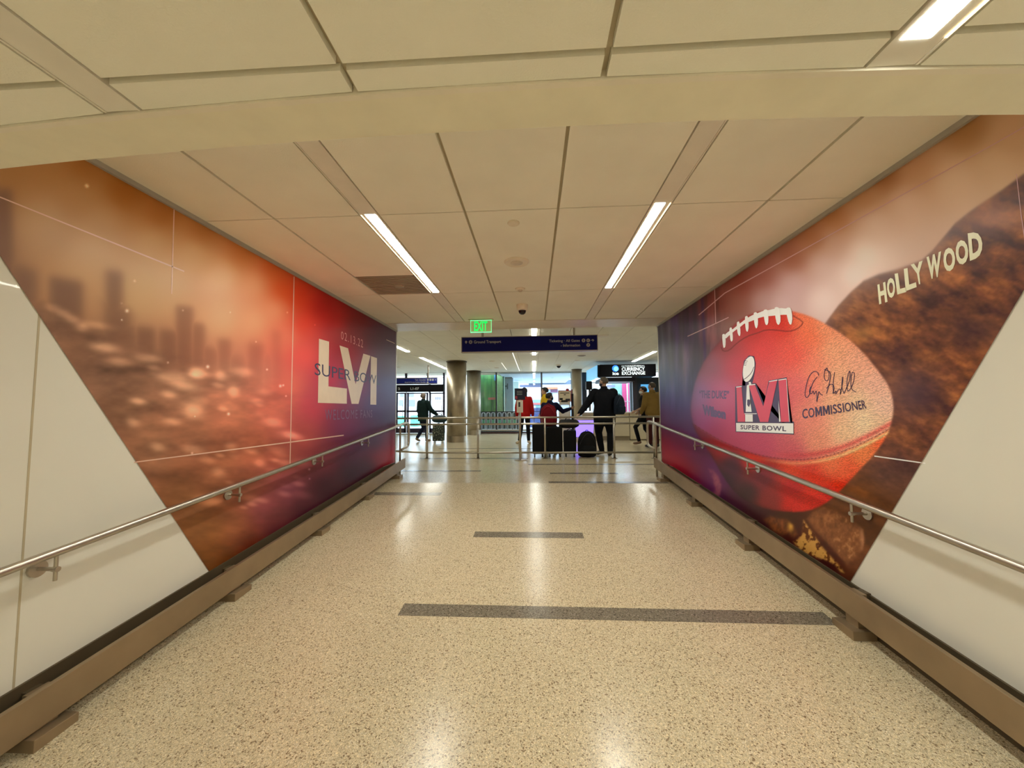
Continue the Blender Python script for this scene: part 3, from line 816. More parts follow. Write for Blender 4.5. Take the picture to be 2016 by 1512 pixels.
def mural_mat():
    m = bpy.data.materials.new('printed_mural_film'); m.use_nodes = True; nt = m.node_tree; p = nt.nodes['Principled BSDF']; N = nt.nodes.new; L = nt.links.new
    a = N('ShaderNodeAttribute'); a.attribute_name = 'print'
    tc = N('ShaderNodeTexCoord')
    # leather grain of the printed ball: wrinkled cell edges and fine pebbles
    nz = N('ShaderNodeTexNoise'); nz.inputs['Scale'].default_value = 9; nz.inputs['Detail'].default_value = 3; L(tc.outputs['Object'], nz.inputs['Vector'])
    sc = N('ShaderNodeVectorMath'); sc.operation = 'SCALE'; sc.inputs['Scale'].default_value = .06; L(nz.outputs['Color'], sc.inputs[0])
    ad = N('ShaderNodeVectorMath'); ad.operation = 'ADD'; L(tc.outputs['Object'], ad.inputs[0]); L(sc.outputs[0], ad.inputs[1])
    mp = N('ShaderNodeMapping'); mp.inputs['Rotation'].default_value = (.55, 0, 0); mp.inputs['Scale'].default_value = (1, .55, 1.5); L(ad.outputs[0], mp.inputs[0])
    v = N('ShaderNodeTexWave'); v.bands_direction = 'Z'; v.inputs['Scale'].default_value = 17; v.inputs['Distortion'].default_value = 11; v.inputs['Detail'].default_value = 3
    v.inputs['Detail Scale'].default_value = 2.6; v.inputs['Detail Roughness'].default_value = .62; L(mp.outputs[0], v.inputs['Vector'])
    mr = N('ShaderNodeMapRange'); mr.inputs[1].default_value = .15; mr.inputs[2].default_value = .95; mr.inputs[3].default_value = .82; mr.inputs[4].default_value = 1.22; L(v.outputs['Fac'], mr.inputs[0])
    n3 = N('ShaderNodeTexNoise'); n3.inputs['Scale'].default_value = 130; L(tc.outputs['Object'], n3.inputs['Vector'])
    mr3 = N('ShaderNodeMapRange'); mr3.inputs[1].default_value = .3; mr3.inputs[2].default_value = .7; mr3.inputs[3].default_value = .88; mr3.inputs[4].default_value = 1.1; L(n3.outputs['Fac'], mr3.inputs[0])
    mu = N('ShaderNodeMath'); mu.operation = 'MULTIPLY'; L(mr.outputs[0], mu.inputs[0]); L(mr3.outputs[0], mu.inputs[1])
    mx = N('ShaderNodeMix'); mx.data_type = 'FLOAT'; L(a.outputs['Alpha'], mx.inputs[0]); mx.inputs[2].default_value = 1; L(mu.outputs[0], mx.inputs[3])
    s2 = N('ShaderNodeVectorMath'); s2.operation = 'SCALE'; L(a.outputs['Color'], s2.inputs[0]); L(mx.outputs[0], s2.inputs['Scale'])
    L(s2.outputs[0], p.inputs['Base Color'])
    p.inputs['Roughness'].default_value = .32; p.inputs['Specular IOR Level'].default_value = .18
    return m


MURAL_K = .98
M_mural = mural_mat()
mur = {}
for side, nu, nv, fn, lab in (('left', 640, 400, paint_left, 'large printed wall mural of a hazy city skyline fading to red and purple'),
                              ('right', 820, 620, paint_right, 'large printed wall mural of a giant red football before brown hills')):
    o = link('wall_mural', mural_mesh(side, nu, nv, fn), M_mural)
    tag(o, lab, 'mural'); mur[side] = o


def wp(px, py, side, off):
    """print position -> point just in front of that wall"""
    p = bp(px, py, 'x', (XL+off) if side == 'left' else (XR-off))
    return p


def poly_print(name, polys, side, m, off=.0045, parent=None):
    bm = bmesh.new()
    for P in polys:
        a = sum(P[i][0]*P[(i+1) % len(P)][1]-P[(i+1) % len(P)][0]*P[i][1] for i in range(len(P)))
        vs = [bm.verts.new(wp(x, y, side, off)) for x, y in P]
        f = bm.faces.new(vs)
    bmesh.ops.triangulate(bm, faces=bm.faces[:])
    return link(name, bm, m, parent or mur[side])


def quad_text(name, s, q, side, m, off=.0055, bold=0., spacing=1.):
    """lettering stretched over the quad q = (bottom-left, bottom-right, top-right, top-left) in print positions"""
    v, f = norm_text(s, bold, spacing)
    W = [wp(*p, side, off) for p in q]
    V = [W[0]*(1-a)*(1-b)+W[1]*a*(1-b)+W[2]*a*b+W[3]*(1-a)*b for a, b in v]
    return link(name, mesh_from(name, V, f), m, mur[side])


def stroke(P, wd):
    """polyline -> outline polygons (quads) of given width"""
    out = []
    for (x0, y0), (x1, y1) in zip(P[:-1], P[1:]):
        dx, dy = x1-x0, y1-y0; L = math.hypot(dx, dy) or 1
        nx, ny = -dy/L*wd/2, dx/L*wd/2; ex, ey = dx/L*wd*.3, dy/L*wd*.3
        out.append([(x0+nx-ex, y0+ny-ey), (x1+nx+ex, y1+ny+ey), (x1-nx+ex, y1-ny+ey), (x0-nx-ex, y0-ny-ey)])
    return out


def pm(name, rgb, k=1.):
    l = alb(*rgb)
    return mat(name, tuple(c*k for c in l), .3, spec=.4)


P_line = pm('print_pale_line', (205, 160, 125)); P_gold = pm('print_pale_gold', (196, 168, 128)); P_navy = pm('print_navy', (48, 28, 52))
P_rose = pm('print_dusty_rose', (205, 128, 104)); P_white = pm('print_white', (222, 214, 196)); P_red = pm('print_logo_red', (196, 56, 66)); P_ink = pm('print_ink', (62, 36, 58))
P_cream = pm('print_cream', (226, 208, 160)); P_dusk = pm('print_dusk', (112, 74, 88))
# left mural writing
def c4(x, y): return (600+x/7.56, 640+y/7.56)
P_gold2 = pm('print_gold_figure', (206, 176, 134))
LV = [[c4(212, 203), c4(362, 247), c4(353, 912), c4(628, 945), c4(626, 1170), c4(196, 1157)],
      [c4(518, 303), c4(645, 345), c4(757, 880), c4(872, 425), c4(977, 457), c4(800, 1173), c4(697, 1172)],
      [c4(985, 462), c4(1075, 492), c4(1064, 1186), c4(976, 1183)]]
poly_print('numeral', LV, 'left', P_gold2)
quad_text('date_lettering', '02.13.22', (c4(540, 208), c4(866, 338), c4(866, 220), c4(540, 88)), 'left', P_rose, bold=-.005, spacing=1.25)
quad_text('title_lettering', 'SUPER BOWL', (c4(148, 742), c4(1120, 893), c4(1120, 760), c4(148, 560)), 'left', P_navy)
quad_text('welcome_lettering', 'WELCOME FANS', (c4(303, 1420), c4(1005, 1375), c4(1005, 1265), c4(303, 1255)), 'left', P_dusk, spacing=1.25)
L_ = []
for a, wd in (([(0, 388), (362, 534)], 2.6), ([(343, 405), (338, 578)], 2.2), ([(579, 545), (571, 915)], 1.7), ([(265, 910), (676, 857)], 2.2), ([(761, 669), (777, 676)], 1.)):
    L_ += stroke(a, wd)
poly_print('line_pattern', L_, 'left', P_line, .004)
# right mural lines
L_ = []
for a, wd in (([(2016, 250), (1960, 282), (1427, 577), (1376, 620)], 1.8), ([(1354, 662), (1400, 641), (1434, 625)], 1.6), ([(1407, 569), (1409, 636)], 1.4), ([(2001, 343), (2010, 420), (2018, 476)], 1.6)):
    L_ += stroke(a, wd)
poly_print('line_pattern', L_, 'right', pm('print_mauve_line', (190, 140, 126)), .004)
poly_print('line_pattern', stroke([(1722, 898), (1821, 912)], 2.4), 'right', P_white, .004)
# hillside letters, one by one
def c3(x, y): return (1690+x/6.72, 420+y/6.72)
HW = [('H', (275, 1205), (385, 1170), (355, 905), (250, 945)), ('O', (392, 1135), (490, 1100), (480, 840), (368, 870)), ('L', (515, 1075), (635, 1040), (600, 775), (478, 800)), ('L', (625, 1030), (770, 975), (735, 700), (600, 735)),
      ('Y', (770, 945), (850, 930), (850, 625), (690, 680)), ('W', (925, 880), (1095, 830), (1095, 500), (900, 580)), ('O', (1135, 790), (1290, 740), (1270, 440), (1115, 470)), ('O', (1300, 700), (1465, 650), (1440, 340), (1275, 370)), ('D', (1475, 630), (1655, 560), (1625, 235), (1445, 265))]
V, Fc = [], []
for ch, *q in HW:
    v, f = norm_text(ch, .045)
    W = [wp(*c3(*p), 'right', .0045) for p in q]
    b0 = len(V)
    V += [W[0]*(1-a)*(1-b)+W[1]*a*(1-b)+W[2]*a*b+W[3]*(1-a)*b for a, b in v]
    Fc += [tuple(i+b0 for i in t) for t in f]
link('hillside_letters', mesh_from('hillside_letters', V, Fc), P_cream, mur['right'])
# laces
def c1(x, y): return (1400+x/10.08, 560+y/10.08)
band_t = [(265, 1000), (350, 930), (420, 895), (500, 830), (580, 770), (660, 705), (760, 640), (840, 600), (920, 570), (1030, 525), (1130, 510), (1240, 485), (1370, 465), (1480, 480), (1570, 470)]
band_b = [(1590, 610), (1480, 600), (1370, 605), (1240, 620), (1120, 630), (1040, 640), (930, 670), (830, 715), (750, 745), (660, 775), (590, 835), (520, 880), (430, 950), (370, 1000), (280, 1090)]
lc = [[c1(*p) for p in smoothpoly(band_t+band_b, 1)]]
for a in ([(215, 1005), (240, 980), (275, 985), (290, 1100), (285, 1230), (262, 1262), (238, 1250)], [(360, 880), (385, 850), (415, 860), (435, 1080), (415, 1138), (385, 1120), (370, 990)], [(505, 765), (535, 730), (565, 740), (585, 940), (575, 1025), (548, 1020), (520, 950)],
          [(665, 650), (700, 620), (735, 640), (748, 850), (730, 935), (708, 940), (685, 890)], [(835, 575), (880, 545), (920, 570), (935, 780), (910, 870), (885, 870), (860, 790)], [(1030, 520), (1075, 492), (1130, 510), (1140, 740), (1115, 810), (1080, 800), (1060, 720)],
          [(1250, 470), (1295, 443), (1355, 465), (1385, 720), (1350, 800), (1320, 800), (1290, 740)], [(1480, 480), (1530, 452), (1585, 470), (1615, 650), (1600, 790), (1560, 800), (1520, 700)]):
    lc.append([c1(*p) for p in smoothpoly(a, 1)])
for i, P in enumerate(lc):
    pass
bm = bmesh.new()
for i, P in enumerate(lc):
    vs = [bm.verts.new(wp(x, y, 'right', .0045+.0003*i)) for x, y in P]; bm.faces.new(vs)
bmesh.ops.triangulate(bm, faces=bm.faces[:])
link('laces', bm, P_white, mur['right'])
# badge on the ball
def c8(x, y): return (1380+x/5.93, 660+y/5.93)
def ps(l): return [[c8(*p) for p in a] for a in l]
out = [(400, 600), (480, 585), (520, 590), (490, 540), (480, 450), (500, 300), (560, 235), (620, 245), (640, 330), (625, 450), (600, 560), (640, 560), (735, 800), (790, 530), (1000, 490), (1045, 1000), (1085, 1010), (1085, 1160), (405, 1130), (400, 1010)]
poly_print('badge_shadow', ps([out]), 'right', P_ink, .0045)
steel = ps([[(528, 590), (560, 560), (600, 1010), (640, 1010), (600, 720), (660, 1010), (515, 1010), (520, 900)]])
poly_print('trophy_stand', ps([[(535, 585), (560, 575), (575, 760), (592, 895), (522, 895)], [(490, 912), (650, 912), (650, 920), (490, 922)], [(517, 925), (603, 925), (605, 1010), (517, 1010)], [(557, 545), (580, 545), (590, 580), (560, 580)]]), 'right', P_white, .0058)
poly_print('numeral', ps([[(413, 610), (474, 602), (500, 905), (515, 925), (515, 1010), (428, 1010)], [(560, 590), (630, 580), (728, 830), (797, 545), (890, 528), (785, 1012), (690, 1012)], [(905, 530), (995, 515), (1030, 1010), (935, 1012)]]), 'right', P_red, .0062)
poly_print('numeral_highlight', ps(stroke([(413, 606), (474, 598)], 9)+stroke([(558, 584), (632, 573)], 9)+stroke([(797, 541), (890, 524)], 9)+stroke([(905, 524), (996, 510)], 9)+stroke([(998, 515), (1032, 1010)], 5)+[[(905, 760), (930, 1008), (912, 1010)]]), 'right', P_white, .0068)
tb = smoothpoly([(575, 242), (612, 255), (628, 320), (620, 420), (590, 500), (545, 548), (505, 538), (487, 470), (492, 370), (520, 285)], 2)
poly_print('trophy_ball', ps([tb]), 'right', P_white, .0068)
poly_print('trophy_lines', ps(stroke(smoothpoly([(495, 520), (540, 490), (590, 440), (618, 370)], 1, False), 7)+stroke([(518, 300), (545, 303)], 5)+stroke([(512, 316), (538, 320)], 5)+stroke([(506, 332), (532, 337)], 5)+stroke([(500, 348), (526, 354)], 5)), 'right', P_ink, .0074)
poly_print('shield_mark', ps([[(540, 755), (556, 748), (572, 757), (575, 800), (557, 838), (540, 812)]]), 'right', P_ink, .0074)
poly_print('badge_banner', ps([[(410, 1024), (1078, 1028), (1080, 1148), (412, 1122)]]), 'right', P_white, .0068)
quad_text('badge_lettering', 'SUPER BOWL', (c8(462, 1098), c8(995, 1122), c8(995, 1062), c8(462, 1046)), 'right', P_ink, .0078, .02, 1.12)
def rq(a, b):
    bl, br, tr, tl = (1185, 978), (1935, 855), (1915, 755), (1180, 862)
    f = lambda p, q, t: c8(p[0]*(1-t)+q[0]*t, p[1]*(1-t)+q[1]*t)
    return f(bl, br, a), f(bl, br, b), f(tl, tr, b), f(tl, tr, a)
for s_, a_, b_ in (('C', 0, .085), ('O', .095, .19), ('M', .205, .31), ('M', .325, .43), ('I', .447, .465), ('SS', .48, .62), ('I', .637, .655), ('O', .668, .765), ('N', .78, .865), ('ER', .882, 1)):
    quad_text('role_lettering', s_, rq(a_, b_), 'right', P_ink, .0045, .012)
quad_text('maker_lettering', '“THE DUKE”', (c8(-20, 735), c8(325, 745), c8(330, 645), c8(-20, 640)), 'right', pm('print_faded_ink', (96, 62, 92)), .0045, .03)
quad_text('maker_lettering', 'Wilson', (c8(20, 930), c8(290, 985), c8(290, 865), c8(15, 805)), 'right', MATS['print_faded_ink'], .0045, .07)
sgn = [[(1375, 470), (1360, 425), (1300, 425), (1250, 500), (1225, 600), (1210, 690), (1230, 735), (1265, 700), (1280, 630), (1310, 540), (1355, 490)], [(1280, 600), (1260, 660), (1290, 690), (1310, 640), (1320, 700), (1345, 640), (1355, 700), (1350, 790), (1365, 720), (1375, 650), (1395, 690), (1420, 700)],
       [(1470, 380), (1435, 430), (1440, 520), (1480, 540), (1500, 460), (1470, 380)], [(1440, 400), (1520, 430), (1500, 560), (1465, 680)], [(1465, 620), (1520, 560), (1560, 600), (1540, 680)], [(1560, 430), (1540, 560), (1545, 690), (1580, 640), (1570, 700), (1610, 620), (1640, 650), (1620, 700), (1655, 560), (1655, 460), (1640, 600), (1670, 680)],
       [(1670, 680), (1740, 520), (1740, 400), (1710, 470), (1700, 600), (1720, 670), (1780, 560), (1795, 440), (1760, 430), (1745, 560), (1760, 640), (1810, 662)]]
S_ = []
for a in sgn: S_ += stroke(smoothpoly(a, 1, False), 8)
poly_print('signature', ps(S_), 'right', P_ink, .0045)
#PART3
# ------------------------------------------------------------------ guard rail across the concourse
def at(px, py, Y):
    return bp(px, py, 'y', Y)
def fx(px, Y, py=803): return float(bp(px, py, 'y', Y)[0])
def fz(py, Y, px=1051): return float(bp(px, py, 'y', Y)[2])

YG = 8.38
root = empty('guard_rail', (0, YG, 0), 'steel three-bar guard rail standing across the concourse floor', 'railing')
for zz, nm in ((fz(822, YG), 'top_rail'), (fz(834.5, YG), 'middle_rail'), (fz(891, YG), 'bottom_rail')):
    b = bmesh.new()
    xl, xr = -3.3, 2.72
    tube(b, [(xl, 0, zz), (xr, 0, zz)] if nm != 'bottom_rail' else [(xl, .0, zz+.05), (-2.6, 0, zz+.012), (-2.2, 0, zz), (xr, 0, zz)], .021, 14)
    link(nm, b, M_steel, root, smooth=True)
for px_ in (841, 941, 1073, 1209, 1287):
    xx = fx(px_, YG, 860)
    b = bmesh.new(); tube(b, [(xx, 0, 0.0), (xx, 0, fz(823, YG))], .021, 14); p = link('post', b, M_steel, root, smooth=True)
    b = bmesh.new(); lathe(b, (xx, 0), [(.065, 0.001), (.065, .006), (.028, .012), (.025, .03)], 20); link('base_flange', b, M_dark, p)

# hand sanitiser stand in front of the rail
YS = 8.12
xs_ = fx(1024, YS, 860)
root = empty('sanitiser_stand', (xs_, YS, 0), 'slim post with white hand sanitiser dispenser and dark sign', 'sanitiser dispenser')
b = bmesh.new(); tube(b, [(0, 0, .0), (0, 0, fz(768, YS))], .024, 14); link('pole', b, M_steel, root, smooth=True)
b = bmesh.new(); lathe(b, (0, 0), [(.13, .001), (.13, .012), (.03, .02)], 24); link('foot_plate', b, M_steel, root)
b = bmesh.new(); bx(b, -.062, .066, -.10, -.026, fz(812, YS), fz(788, YS), .008); d = link('dispenser', b, mat('dispenser_white', (.74, .70, .60), .4), root)
b = bmesh.new(); bx(b, -.026, .012, -.106, -.099, fz(801, YS), fz(791.5, YS)); link('level_window', b, mat('smoke_plastic', (.03, .03, .04), .2), d)
b = bmesh.new(); bx(b, -.105, .115, -.06, -.035, fz(787, YS), fz(764.5, YS), .003); d = link('sign_panel', b, mat('charcoal_sign', (.025, .025, .045), .6, spec=.2), root)
for zz in (770.5, 773.5, 776.5):
    b = bmesh.new(); bx(b, -.06, .055, -.063, -.0595, fz(zz+.5, YS), fz(zz-.5, YS)); link('sign_text_line', b, mat('sign_grey_text', (.3, .34, .32), .5), d)
b = bmesh.new(); bx(b, -.098, -.05, -.063, -.0595, fz(785, YS), fz(779.5, YS)); link('sign_red_patch', b, mat('sign_red_patch', (.45, .04, .08), .5), d)

# ------------------------------------------------------------------ overhead signs
M_blue = mat('sign_blue', (.005, .007, .125), .6, spec=.15)
M_alu = mat('sign_aluminium', (.42, .37, .31), .35, .8)
M_txt = mat('sign_text_grey', (.42, .42, .40), .5)
YB = 7.0
zl, zr = at(908, 693, YB), at(1177, 662, YB)
x0, x1, z0, z1 = zl[0], zr[0], fz(692.5, YB, 1040), fz(661, YB, 1040)
root = empty('hanging_sign', ((x0+x1)/2, YB, z0), 'long blue hanging direction sign reading Ground Transport and Ticketing', 'sign')
Lx, Lz = root.location.x, root.location.z
b = bmesh.new(); bx(b, x0-Lx, x1-Lx, .0, .10, 0, z1-z0, .003); link('frame', b, M_alu, root)
b = bmesh.new(); bx(b, x0-Lx+.015, x1-Lx-.015, -.004, .004, .018, z1-z0-.014); link('blue_panel', b, M_blue, root)
for px_ in (950, 1133):
    b = bmesh.new(); bx(b, fx(px_-2.3, YB)-Lx, fx(px_+2.3, YB)-Lx, .03, .07, z1-z0, ZF-z0); link('hanger', b, M_alu, root)
def st(s, pa, pb, pyt, pyb, Y, m, par, bold=.008, nm='lettering', sp=1.02, yo=-.0045):
    a, c = at(pa, (pyt+pyb)/2, Y), at(pb, (pyt+pyb)/2, Y)
    zt, zb_ = at((pa+pb)/2, pyt, Y)[2], at((pa+pb)/2, pyb, Y)[2]
    return text_front(nm, s, a[0], c[0], zb_, zt, Y+yo, m, par, bold, sp)
st('Ground Transport', 933, 986.5, 670, 677.5, YB, M_txt, root, .012)
st('Ticketing · All Gates', 1081, 1141.5, 668.3, 675, YB, M_txt, root, .012)
st('- Information', 1104, 1142, 677, 682.5, YB, M_txt, root, .012)
def arrow(cx, cy, s, dirn, Y, m, par):
    a = {'up': 0, 'right': -math.pi/2}[dirn]
    P0 = [(-.14, -1), (.14, -1), (.14, .35), (.62, -.12), (.8, .1), (0, .98), (-.8, .1), (-.62, -.12), (-.14, .35)]
    c = at(cx, cy, Y); k = s/F*Y
    b = bmesh.new()
    vs = [b.verts.new((c[0]+k*(x*math.cos(a)-z*math.sin(a))-par.location.x, Y-.0045-par.location.y, c[2]+k*(x*math.sin(a)+z*math.cos(a))-par.location.z)) for x, z in P0]
    b.faces.new(vs); bmesh.ops.triangulate(b, faces=b.faces[:])
    link('arrow', b, m, par)
def roundel(cx, cy, r, Y, m, par, glyph=None, m2=None):
    c = at(cx, cy, Y); k = r/F*Y; b = bmesh.new()
    vs = [b.verts.new((c[0]+k*math.cos(t)-par.location.x, Y-.0045-par.location.y, c[2]+k*math.sin(t)-par.location.z)) for t in [2*math.pi*i/24 for i in range(24)]]
    b.faces.new(vs); o = link('roundel', b, m, par)
    if glyph:
        h = k*.58
        v, f = norm_text(glyph, .02)
        w_ = h*.62 if glyph != '=' else h
        V = [(c[0]-w_+2*w_*p-par.location.x, Y-.0065-par.location.y, c[2]-h+2*h*q-par.location.z) for p, q in v]
        link('glyph', mesh_from('glyph', V, f), m2, o)
arrow(917.7, 673.5, 3.3, 'up', YB, M_txt, root)
roundel(926.6, 673.5, 3.6, YB, M_txt, root, '=', M_blue)
roundel(1148.8, 670.3, 3.6, YB, M_txt, root, 'B', M_blue)
roundel(1158, 670.3, 3.6, YB, M_txt, root, 'K', M_blue)
roundel(1158, 679.2, 3.6, YB, M_txt, root, '?', M_blue)
arrow(1166.6, 670, 3.3, 'right', YB, M_txt, root)

# exit sign hung under the ceiling
YE_ = 5.5
a = at(926.5, 655, YE_); c = at(967.5, 629.5, YE_)
root = empty('exit_sign', ((a[0]+c[0])/2, YE_, ZM), 'clear edge-lit panel with green letters hanging under the ceiling', 'exit sign')
w2 = (c[0]-a[0])/2; zt, zb_ = c[2]-ZM, a[2]-ZM
b = bmesh.new(); bx(b, -w2-.03, w2+.03, -.03, .03, -.012, -.001, .003); link('canopy_plate', b, mat('exit_canopy', (.55, .48, .36), .4, .5), root)
m = bpy.data.materials.new('edge_lit_acrylic'); m.use_nodes = True; nt = m.node_tree
p = nt.nodes['Principled BSDF']; p.inputs['Base Color'].default_value = (.62, .72, .40, 1); p.inputs['Roughness'].default_value = .1; p.inputs['Alpha'].default_value = .42
p.inputs['Emission Color'].default_value = (.5, .8, .2, 1); p.inputs['Emission Strength'].default_value = .07
b = bmesh.new(); bx(b, -w2, w2, -.005, .005, zb_+.004, -.012); link('acrylic_panel', b, m, root)
M_exit = mat('green_edge_light', (.0, .5, .15), .4, emit=(.0, 1., .12), es=.5)
M_exit2 = mat('green_bright_edge', (.3, 1, .6), .4, emit=(.12, 1., .45), es=.6)
for (xa, xb, za, zb2) in ((-w2, w2, zb_, zb_+.009), (-w2, w2, -.018, -.012), (-w2, -w2+.004, zb_, -.012), (w2-.004, w2, zb_, -.012)):
    b = bmesh.new(); bx(b, xa, xb, -.006, .006, za, zb2); link('lit_edge', b, M_exit2, root)
v, f = norm_text('EXIT', .03)
hh = -.03-zb_-.03
link('lettering', mesh_from('lettering', [(-w2*.66+1.28*w2*x_, -.0075, zb_+.022+(hh+.008)*z_) for x_, z_ in v], f), M_exit, root)

# ------------------------------------------------------------------ steel columns
def column(pxl, pxr, pyb, Y, label, m=None, ring=True):
    xl, xr = fx(pxl, Y, pyb), fx(pxr, Y, pyb)
    r = (xr-xl)/2
    root = empty('steel_column', ((xl+xr)/2, Y+r, 0), label, 'column')
    b = bmesh.new(); cyl(b, (0, 0), r, 0.0, ZF-.012, 48); link('shaft', b, m or M_steel2, root, smooth=False)
    for p in root.children[0].data.polygons: p.use_smooth = len(p.vertices) == 4
    if ring:
        b = bmesh.new(); cyl(b, (0, 0), r+.006, 0.0, .20, 48); link('base_ring', b, M_steel2, root)
    b = bmesh.new(); cyl(b, (0, 0), r+.02, ZF-.03, ZF-.001, 48); link('collar', b, M_dark, root)
    return root
column(875, 914.5, 870, 12.3, 'front thick steel-clad column left of the hanging sign')
column(916.5, 944.5, 855, 15.7, 'steel-clad column standing behind the front thick one')
column(1129, 1149, 855, 15.7, 'beige column between the red kiosk and the exchange booth', mat('column_beige', (.36, .29, .20), .4, .3), False)

# ------------------------------------------------------------------ window wall at the far side
YWW = 16.6
M_frame = mat('dark_window_frame', (.02, .018, .03), .4)
M_frame_p = mat('dark_violet_frame', (.05, .035, .075), .4)
def wbox(bm, pa, pb, pt, pbm, Y=YWW, d=.06):
    a = at(pa, pbm, Y); c = at(pb, pt, Y); bx(bm, a[0], c[0], Y-d/2, Y+d/2, a[2], c[2])
def fbox(name, pa, pb, pt, pbm, m, Y=YWW, d=.06, par=None, kind='structure', bev=0.):
    a = at(pa, pbm, Y); c = at(pb, pt, Y)
    b = bmesh.new(); bx(b, a[0], c[0], Y-d/2, Y+d/2, a[2], c[2], bev)
    if par is not None: bmesh.ops.translate(b, verts=b.verts, vec=-par.location)
    o = link(name, b, m, par)
    if kind and par is None: o['kind'] = kind
    return o
# window 1: clerestory over the doors (frame and panes)
b = bmesh.new()
for q in ((690, 876, 732.5, 735.5), (690, 876, 743.5, 745), (797.5, 802, 733, 745), (840.5, 844, 733, 745)): wbox(b, *q)
tag(link('window_1', b, M_frame), kind='structure')
b = bmesh.new(); wbox(b, 690, 876, 735, 744, d=.01); g = tag(link('window_1_pane', b, M_glass), kind='structure')
# header with door numbers
hd = fbox('door_header', 690, 875, 757, 773, mat('header_black', (.012, .010, .014), .6, spec=.15), d=.3, kind=None)
tag(hd, 'dark header band over the doors with white door numbers', 'door header')
M_wt = mat('white_lettering', (.75, .78, .78), .5)
for s, a_, b_ in (('2', 786, 790), ('1', 781, 783), ('L1-07', 810.3, 827)):
    t = text_front('door_number', s, fx(a_, YWW, 762), fx(b_, YWW, 762), fz(765.3, YWW), fz(760.5, YWW), YWW-.155, M_wt, None, .02)
    t.parent = hd
# doors below
DB = 852.5
dn = 0
for (pa, pb) in ((755, 780), (780, 799.5), (801.5, 843), (845, 876)):
    dn += 1
    r = bpy.data.objects.new('door_%d' % dn, None); COL.objects.link(r); r.location = (fx((pa+pb)/2, YWW, 815), YWW, 0); tag(r, kind='structure')
    b = bmesh.new()
    for q in ((pa, pa+3.6, 773, DB), (pb-3.6, pb, 773, DB), (pa, pb, 807.8, 811.6), (pa, pb, 773, 775.5), (pa, pb, 843, DB)): wbox(b, *q, d=.07)
    bmesh.ops.translate(b, verts=b.verts, vec=-r.location)
    link('door_frame', b, M_frame_p, r)
    b = bmesh.new(); wbox(b, pa+2, pb-2, 774, 845, d=.012); bmesh.ops.translate(b, verts=b.verts, vec=-r.location)
    link('glass', b, M_glass, r)
    b = bmesh.new(); x_ = fx(pb-5.6, YWW, 815)-r.location.x; tube(b, [(x_, -.07, .72), (x_, -.07, 1.25)], .014, 8); link('door_handle', b, M_steel, r)
n += 1
tag(box('trim_%d' % n, fx(690, YWW), fx(876, YWW), YWW-.1, YWW+.1, 0, .03, M_steel), kind='structure')
n += 1
fbox('trim_%d' % n, 799.3, 801.6, 765, DB, mat('bright_jamb', (.75, .72, .85), .3, .6), d=.1)
# upper strip of wall beside the doors, glazed
b = bmesh.new()
for q in ((844, 848, 745, 773), (872, 876, 733, DB), (690, 694, 733, DB)): wbox(b, *q)
tag(link('window_2', b, M_frame_p), kind='structure')
# blue sign over the doors
YH = 13.6
a, c = at(700, 757, YH), at(861, 744.3, YH)
root = empty('hanging_sign', ((a[0]+c[0])/2, YH, a[2]), 'smaller blue hanging sign seen above the glass entrance doors', 'sign')
fbox('frame', 700, 861, 743.6, 758, M_alu, YH+.05, .09, root)
fbox('blue_panel', 701, 860.3, 744.6, 756.2, mat('sign_blue_far', (.012, .022, .22), .6, spec=.15), YH, .012, root)
for px_ in (742, 842):
    x_ = fx(px_, YH); b = bmesh.new(); bx(b, x_-.02-root.location.x, x_+.02-root.location.x, .03, .07, c[2]-root.location.z, ZF-root.location.z); link('hanger', b, M_alu, root)
st('Taxis - Limousines', 817, 838, 746.3, 749.3, YH-.005, M_txt, root, .02)
st('Hotel & Private Parking Shuttles', 797, 838, 751.3, 754.3, YH-.005, M_txt, root, .02)
for cx in (842.5, 847.5, 852.3): roundel(cx, 747.8, 2.0, YH-.005, M_txt, root)
roundel(842, 753, 2.0, YH-.005, M_txt, root); arrow(857.5, 747.8, 1.8, 'right', YH-.005, M_txt, root)

# right window wall
b = bmesh.new()
for q in ((944, 1130, 731.5, 733.8), (944, 946.5, 733, DB), (976.2, 978.2, 733, 849), (1065.8, 1067.6, 733, 849), (944, 1068, 809.4, 811.8), (1125.5, 1130, 733, DB), (1180, 1300, 731.5, 733.8), (1250, 1254, 733, DB), (1300, 1304, 733, DB)): wbox(b, *q)
tag(link('window_3', b, M_frame), kind='structure')
b = bmesh.new(); wbox(b, 946, 1126, 733, 845, d=.012); wbox(b, 1150, 1300, 733, 845, d=.012)
tag(link('window_3_pane', b, M_glass), kind='structure')
tag(fbox('window_3_sill', 944, 1390, 843.5, 848.5, mat('sill_grey', (.42, .40, .36), .5), d=.16), kind='structure')
n += 1
fbox('trim_%d' % n, 944, 1390, 848.5, 853.2, mat('dark_red_plinth', (.055, .014, .012), .5), d=.2)
n += 1
fbox('trim_%d' % n, 941.5, 946, 733, 812, mat('pale_jamb', (.60, .72, .85), .4), d=.12)
n += 1
fbox('trim_%d' % n, 1125.2, 1128, 733, 812, MATS['pale_jamb'], d=.12)
fbox('wall_north', 1390, 1500, 725, 860, MATS['beige_plaster'], d=.15)
fbox('wall_north_left', 560, 690, 725, 860, MATS['beige_plaster'], d=.15)
fbox('wall_north_header', 560, 1500, 726, 732, MATS['beige_plaster'], d=.15)

